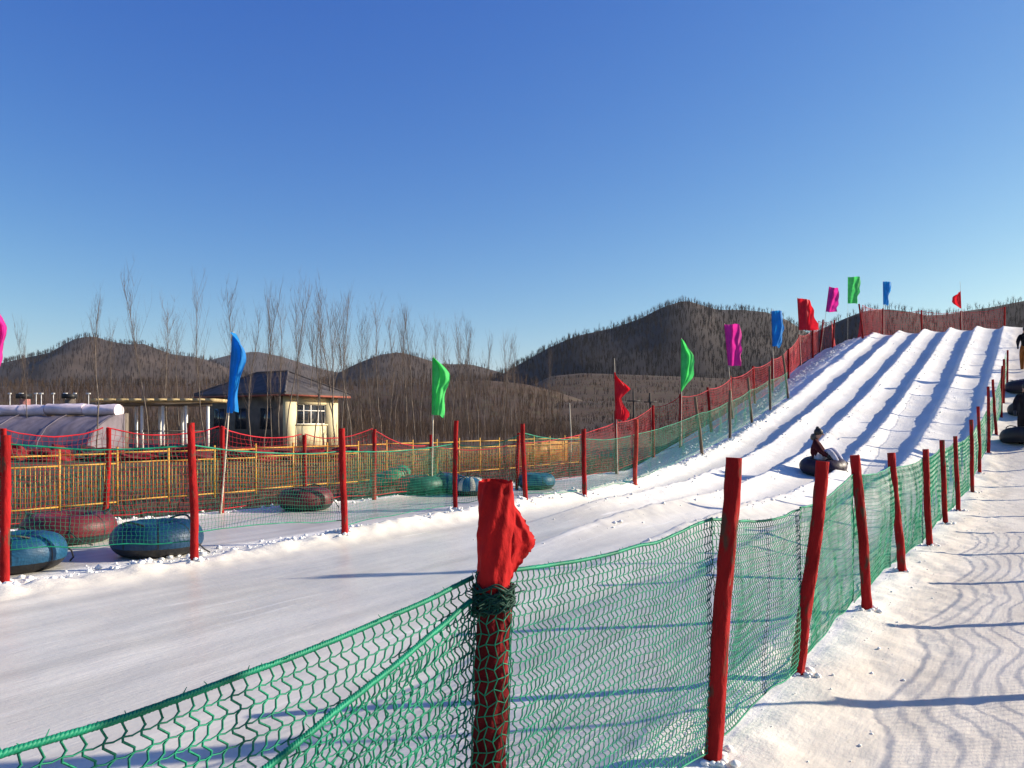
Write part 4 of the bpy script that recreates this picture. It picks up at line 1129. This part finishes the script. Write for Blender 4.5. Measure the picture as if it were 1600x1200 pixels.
trees = [(47, 492, 40), (152, 448, 38), (172, 505, 55), (232, 418, 36), (262, 478, 48), (282, 500, 55), (322, 436, 38), (345, 452, 42), (393, 478, 50), (412, 442, 47), (424, 452, 52), (438, 468, 50), (448, 436, 50), (461, 462, 46),
         (478, 492, 58), (490, 480, 52), (507, 448, 48), (516, 470, 60), (524, 458, 52), (533, 446, 50), (541, 466, 56), (549, 472, 58), (568, 492, 62), (582, 498, 66), (597, 468, 62), (606, 495, 70), (619, 480, 64), (633, 488, 70), (648, 472, 66), (659, 498, 75), (672, 500, 74),
         (690, 514, 78), (704, 500, 74), (716, 520, 84), (734, 508, 76), (746, 500, 80), (757, 515, 85), (784, 516, 88), (797, 522, 90), (808, 530, 95), (862, 545, 100), (-40, 480, 42), (-90, 460, 40)]
vis = sorted([t for t in trees if t[0] > 0])
def ordinal(k):
    tens = ['', '', 'twenty', 'thirty', 'forty']
    if k < 20: return ordn[k]
    kk = k + 1
    if kk % 10 == 0: return {30: 'thirtieth', 40: 'fortieth'}[kk]
    return tens[kk // 10] + '-' + ordn[kk % 10 - 1]
for k, (u, vt, Y) in enumerate(trees):
    p = px(u, vt, Y); hgt = p[2]
    tr, cr = POP[k % 9]
    if (u, vt, Y) in vis:
        i = vis.index((u, vt, Y)); lab = 'bare slender poplar, %s from the left in the row behind the railing' % ordinal(i)
    else: lab = 'bare slender poplar beyond the left picture edge, %s one out' % ordn[k - 41]
    t = thing('poplar_tree', lab, 'tree', (p[0], Y, -.035), 'bare poplars behind the railing')
    t.rotation_euler = (0, 0, k * 2.4); sc = hgt / 10.0
    wsc = .75 + .4 * ((k * 37) % 10) / 10
    t.scale = (sc * wsc, sc * wsc, sc)
    for nm, me in (('trunk', tr), ('crown', cr)):
        o = bpy.data.objects.new(nm, me); S.collection.objects.link(o); o.parent = t

# ------------------------------------------------------------------ snow clods thrown up on the berms
rg = np.random.default_rng(77)
ico = np.array([[0, 0, 1], [.9, 0, .3], [.28, .85, .3], [-.72, .53, .3], [-.72, -.53, .3], [.28, -.85, .3], [.5, .4, -.6], [-.5, .4, -.6], [0, -.6, -.6]])
icf = np.array([[0, 1, 2], [0, 2, 3], [0, 3, 4], [0, 4, 5], [0, 5, 1], [1, 6, 2], [2, 7, 3], [2, 6, 7], [3, 7, 4], [4, 8, 5], [5, 8, 1], [1, 8, 6], [4, 7, 8], [6, 8, 7]])
cl = []
for cnt, t0, t1, nf, sd, s0, s1 in ((1500, 1.5, 32, lambda t: -8.35 - .32 * float(sstep(13, 6, t)), .2, .012, .055), (700, 24, 52, lambda t: -9.6, .3, .02, .07), (160, 0, 20, lambda t: -1.1, .2, .006, .016), (260, 4, 20, lambda t: float(snow_edge(t)) + .2, .2, .012, .05), (900, 9, 50, lambda t: RID[rg.integers(1, 5)] + .08, .13, .008, .04)):
    for _ in range(cnt):
        t = rg.uniform(t0, t1); n = nf(t) + rg.normal(0, sd); s = s0 + (s1 - s0) * rg.random() ** 3
        x, y = tn2xy(t, n); cl.append((x, y, t, n, s))
for (b, t, *_), sc in [(q_, 1.0) for q_ in RP[1:12]] + [(q_, 1.2) for q_ in LPs]:      # snow kicked up round the feet of the posts
    for _k in range(16):
        a_ = rg.uniform(0, 6.28); d_ = rg.uniform(.03, .13) * sc; x, y = b[0] + d_ * math.cos(a_), b[1] + d_ * math.sin(a_)
        t_, n_ = xy2tn(x, y); cl.append((x, y, float(t_), float(n_), rg.uniform(.012, .034) * sc))
tc_ = np.array([c[2] for c in cl]); nc_ = np.array([c[3] for c in cl]); zc = Ht(tc_, nc_)
V = []; 
for (x, y, t, n, s), z in zip(cl, zc):
    q = ico * (1 + rg.uniform(-.3, .3, (9, 1))) * s * np.array([1, 1, .75]); th = rg.uniform(0, 6.28); ca, sa = math.cos(th), math.sin(th)
    q = np.stack([q[:, 0] * ca - q[:, 1] * sa, q[:, 0] * sa + q[:, 1] * ca, q[:, 2]], 1)
    V.append(q + np.array([x, y, z + s * .25]))
V = np.concatenate(V); F = (np.arange(len(cl))[:, None, None] * 9 + icf[None]).reshape(-1, 3)
o = link('snow_clods', mesh_np('snow_clods', V, F, smooth=False), mat_plain('clod_snow', (.85, .84, .81), .8, .08, 9)); o['kind'] = 'stuff'

# ------------------------------------------------------------------ people
def cloth_mat(nm, col): return mat_plain(nm, col, .85, .25, 6, .3, 25, .1)
SKIN = mat_plain('skin', (.48, .28, .20), .6, .1, 8)
def skin_body(name, J, E, mats, parent, zone):
    """J: joint -> (xyz, radius); E: bone list; one continuous skinned surface, then a material per zone"""
    names = list(J); ix = {k: i for i, k in enumerate(names)}
    me = bpy.data.meshes.new('skeleton')
    me.from_pydata([tuple(J[k][0]) for k in names], [(ix[a], ix[b]) for a, b in E], [])
    ob = bpy.data.objects.new('skeleton', me); S.collection.objects.link(ob)
    sk = ob.modifiers.new('skin', 'SKIN'); sk.use_smooth_shade = True; sk.branch_smoothing = .5
    if not me.skin_vertices: me.skin_vertices.new()
    for i, k in enumerate(names):
        r = J[k][1]; me.skin_vertices[0].data[i].radius = r if isinstance(r, tuple) else (r, r)
        me.skin_vertices[0].data[i].use_root = (k == 'pelvis')
    sb = ob.modifiers.new('sub', 'SUBSURF'); sb.levels = 2; sb.render_levels = 2
    dg = bpy.context.evaluated_depsgraph_get()
    m2 = bpy.data.meshes.new_from_object(ob.evaluated_get(dg))
    bpy.data.objects.remove(ob); m2.name = name
    for mt in mats: m2.materials.append(mt)
    co = np.empty(len(m2.polygons) * 3, np.float32); m2.polygons.foreach_get('center', co); co = co.reshape(-1, 3)
    best = np.full(len(co), 1e9); mi = np.zeros(len(co), np.int32)
    for a, b in E:
        A = np.array(J[a][0]); B = np.array(J[b][0]); d = B - A
        t = np.clip(((co - A) @ d) / (d @ d), 0, 1); dist = np.linalg.norm(co - A - t[:, None] * d, axis=1)
        rr = (np.max(J[a][1]) * (1 - t) + np.max(J[b][1]) * t)
        dist = dist - rr * .6
        z = zone(a, b); w = dist < best; best[w] = dist[w]; mi[w] = z
    m2.polygons.foreach_set('material_index', mi)
    m2.polygons.foreach_set('use_smooth', np.ones(len(mi), bool))
    return link(name, m2, None, parent)
def ellipsoid(c, r, n=14, k=10, rot=None, jig=0, seed=0):
    th = np.linspace(0, 2 * math.pi, n + 1)[:-1]; ph = np.linspace(-math.pi / 2 + .02, math.pi / 2 - .02, k)
    P = np.array([[[math.cos(p) * math.cos(t), math.cos(p) * math.sin(t), math.sin(p)] for t in th] for p in ph])
    if jig: P = P * (1 + jig * (vnoise(P[..., 0] * 4 + P[..., 2] * 3, P[..., 1] * 4, seed) - .5))[..., None]
    return P * np.array(r) + np.array(c)
BONES = [('pelvis', 'spine'), ('spine', 'chest'), ('chest', 'neck'), ('neck', 'head'), ('head', 'crown')]
for s in 'lr':
    BONES += [('chest', 'shoulder_' + s), ('shoulder_' + s, 'elbow_' + s), ('elbow_' + s, 'wrist_' + s), ('wrist_' + s, 'palm_' + s), ('palm_' + s, 'fingers_' + s), ('wrist_' + s, 'thumb_' + s),
              ('pelvis', 'hip_' + s), ('hip_' + s, 'knee_' + s), ('knee_' + s, 'ankle_' + s), ('ankle_' + s, 'toe_' + s)]
def zone(a, b):
    k = a + b
    if 'toe' in b: return 3
    if 'palm' in k or 'thumb' in k or 'fingers' in k: return 4
    if 'crown' in k or a == 'head' or b == 'head': return 2
    if 'hip' in k or 'knee' in k or 'ankle' in k: return 1
    return 0
def person(label, root, fwd, pose, jacket, trousers, shoes, gloves, hat, group=None, extra=None):
    f = np.array([fwd[0], fwd[1], 0.]); f /= np.linalg.norm(f); sd = np.array([f[1], -f[0], 0.])   # sd: the person's right
    t = thing('person', label, 'person', tuple(root), group); ORG[t.name] = (0, 0, 0)
    def W_(q): return f * q[0] + sd * q[1] + np.array([0, 0, q[2]])
    rad = dict(pelvis=(.15, .13), spine=(.18, .155), chest=(.20, .165), neck=.062, head=(.088, .10), crown=(.07, .08), shoulder=.10, elbow=.078, wrist=.043, palm=(.042, .03), fingers=(.03, .022), thumb=.017, hip=.13, knee=.105, ankle=.07, toe=(.048, .04))
    J = {}
    for k, q in pose.items():
        J[k] = (W_(q), rad[k.split('_')[0]])
    skin_body('body', J, BONES, [jacket, trousers, SKIN, shoes, gloves], t, zone)
    hd = np.array(pose['head'])
    m = MB(); m.loft(ellipsoid(hd + np.array([-.012, 0, .055]), (.112, .102, .105), jig=.08, seed=3) @ np.stack([f, sd, np.array([0, 0, 1.])])); m.build('hat', hat, t, smooth=True)
    Rm = np.stack([f, sd, np.array([0, 0, 1.])])
    m = MB(); m.loft(ellipsoid(hd + np.array([.105, 0, -.012]), (.022, .016, .022), 8, 6) @ Rm); m.build('nose', SKIN, t, smooth=True)
    for s in (-1, 1):
        m = MB(); m.loft(ellipsoid(hd + np.array([.092, .034 * s, .012]), (.010, .013, .009), 8, 6) @ Rm); m.build('eye', M['black'], t, smooth=True)
    m = MB(); m.loft(ellipsoid(hd + np.array([.092, 0, -.052]), (.010, .026, .007), 8, 6) @ Rm); m.build('mouth', mat_plain('lips', (.35, .12, .11), .6, .1), t, smooth=True)
    if extra: extra(t, f, sd, Rm, pose)
    return t

# rider on the middle chutes
rb = hit(1286, 741)
rb = rb + np.array([0, 0, .02])
tl = math.atan(.16)
rt = snow_tube('dark purple snow tube under the rider on the slope', 'maroon', rb, 1.15, .42, (R(5), R(-6), .6))
pose = dict(pelvis=(-.16, 0, .38), spine=(-.22, 0, .56), chest=(-.18, 0, .77), neck=(-.12, 0, .93), head=(-.08, 0, 1.04), crown=(-.07, 0, 1.11),
            shoulder_l=(-.16, -.18, .83), elbow_l=(-.02, -.28, .62), wrist_l=(.14, -.27, .50), palm_l=(.19, -.27, .46), fingers_l=(.23, -.26, .42), thumb_l=(.18, -.23, .48),
            shoulder_r=(-.16, .18, .83), elbow_r=(-.02, .29, .62), wrist_r=(.13, .29, .50), palm_r=(.18, .29, .46), fingers_r=(.22, .28, .42), thumb_r=(.17, .25, .48),
            hip_l=(-.10, -.11, .38), knee_l=(.24, -.17, .66), ankle_l=(.48, -.16, .30), toe_l=(.61, -.16, .30),
            hip_r=(-.10, .11, .38), knee_r=(.17, .19, .64), ankle_r=(.38, .20, .32), toe_r=(.50, .21, .33))
def rider_extra(t, f, sd, Rm, pose):
    m = MB(); m.loft(ellipsoid(np.array(pose['head']) + np.array([-.03, 0, .15]), (.05, .05, .05), 12, 8, jig=.3, seed=2) @ Rm); m.build('hat_bobble', M['black'], t, smooth=True)
    m = MB(); m.loft(ellipsoid(np.array(pose['head']) + np.array([-.13, 0, -.07]), (.075, .13, .09), 12, 9, jig=.3, seed=4) @ Rm); m.build('fur_hood', mat_plain('grey_fur', (.10, .10, .095), .95, .4, 20, .5, 40), t, smooth=True)
person('person in dark red jacket and pale trousers riding a tube down the slope', rb + np.array([-.02, 0, -.03]), (.90, -.42), pose, cloth_mat('maroon_jacket', (.05, .008, .012)), cloth_mat('pale_trousers', (.42, .42, .50)), M['black'], M['black'], M['black'], extra=rider_extra)

def walk_pose(h=1.0, st=.26, arm_back=True):
    return {k: tuple(np.array(v) * h) for k, v in dict(pelvis=(0, 0, .95), spine=(.02, 0, 1.12), chest=(.05, 0, 1.34), neck=(.08, 0, 1.50), head=(.11, 0, 1.62), crown=(.11, 0, 1.69),
            shoulder_l=(.05, -.18, 1.41), elbow_l=(-.13, -.25, 1.17), wrist_l=(-.26, -.25, .97), palm_l=(-.31, -.25, .91), fingers_l=(-.34, -.24, .84), thumb_l=(-.27, -.22, .90),
            shoulder_r=(.05, .18, 1.41), elbow_r=(.08, .26, 1.14), wrist_r=(.25, .24, 1.0), palm_r=(.31, .23, .97), fingers_r=(.37, .21, .94), thumb_r=(.29, .20, 1.02),
            hip_l=(0, -.10, .92), knee_l=(.20, -.11, .54), ankle_l=(st, -.11, .09), toe_l=(st + .16, -.11, .045),
            hip_r=(0, .10, .92), knee_r=(.02, .11, .50), ankle_r=(-st, .11, .13), toe_r=(-st + .14, .11, .045)).items()}
def at_t(t, u):
    """point on the path at distance t along the run and photo column u"""
    k = (u - 800) / FPX
    n = t * (k * .835 - .55) / (.835 + k * .55)
    x, y = tn2xy(t, n); return np.array([x, y, float(Ht(t, n))])
person('person in black coat and orange brown trousers climbing the path, half out of frame', at_t(39.5, 1602), (.55, .835), walk_pose(1.03), cloth_mat('black_coat', (.012, .012, .014)), cloth_mat('orange_trousers', (.20, .075, .02)), M['black'], M['black'], M['black'], 'people climbing the path')
person('person in dark clothes lower on the path, barely inside the right edge', at_t(26.5, 1603), (.55, .835), walk_pose(1.0), cloth_mat('dark_coat', (.016, .014, .018)), cloth_mat('dark_trousers', (.02, .016, .02)), M['black'], M['black'], M['black'], 'people climbing the path')

# ------------------------------------------------------------------ thin winter haze round the whole valley
bm = bmesh.new(); bmesh.ops.create_cube(bm, size=1.0)
for v in bm.verts: v.co = Vector((v.co.x * 7600, v.co.y * 7600, -1.2 if v.co.z < 0 else 262))
me = bpy.data.meshes.new('haze'); bm.to_mesh(me); bm.free()
hm = bpy.data.materials.new('haze_air'); hm.use_nodes = True
hn, hl = hm.node_tree.nodes, hm.node_tree.links
hn.clear(); ho = hn.new('ShaderNodeOutputMaterial'); hv = hn.new('ShaderNodeVolumePrincipled')
hv.inputs['Color'].default_value = (.80, .88, 1.0, 1); hv.inputs['Density'].default_value = .00005; hv.inputs['Anisotropy'].default_value = .25
hl.new(hv.outputs[0], ho.inputs['Volume'])
o = link('haze', me, hm); o['kind'] = 'stuff'
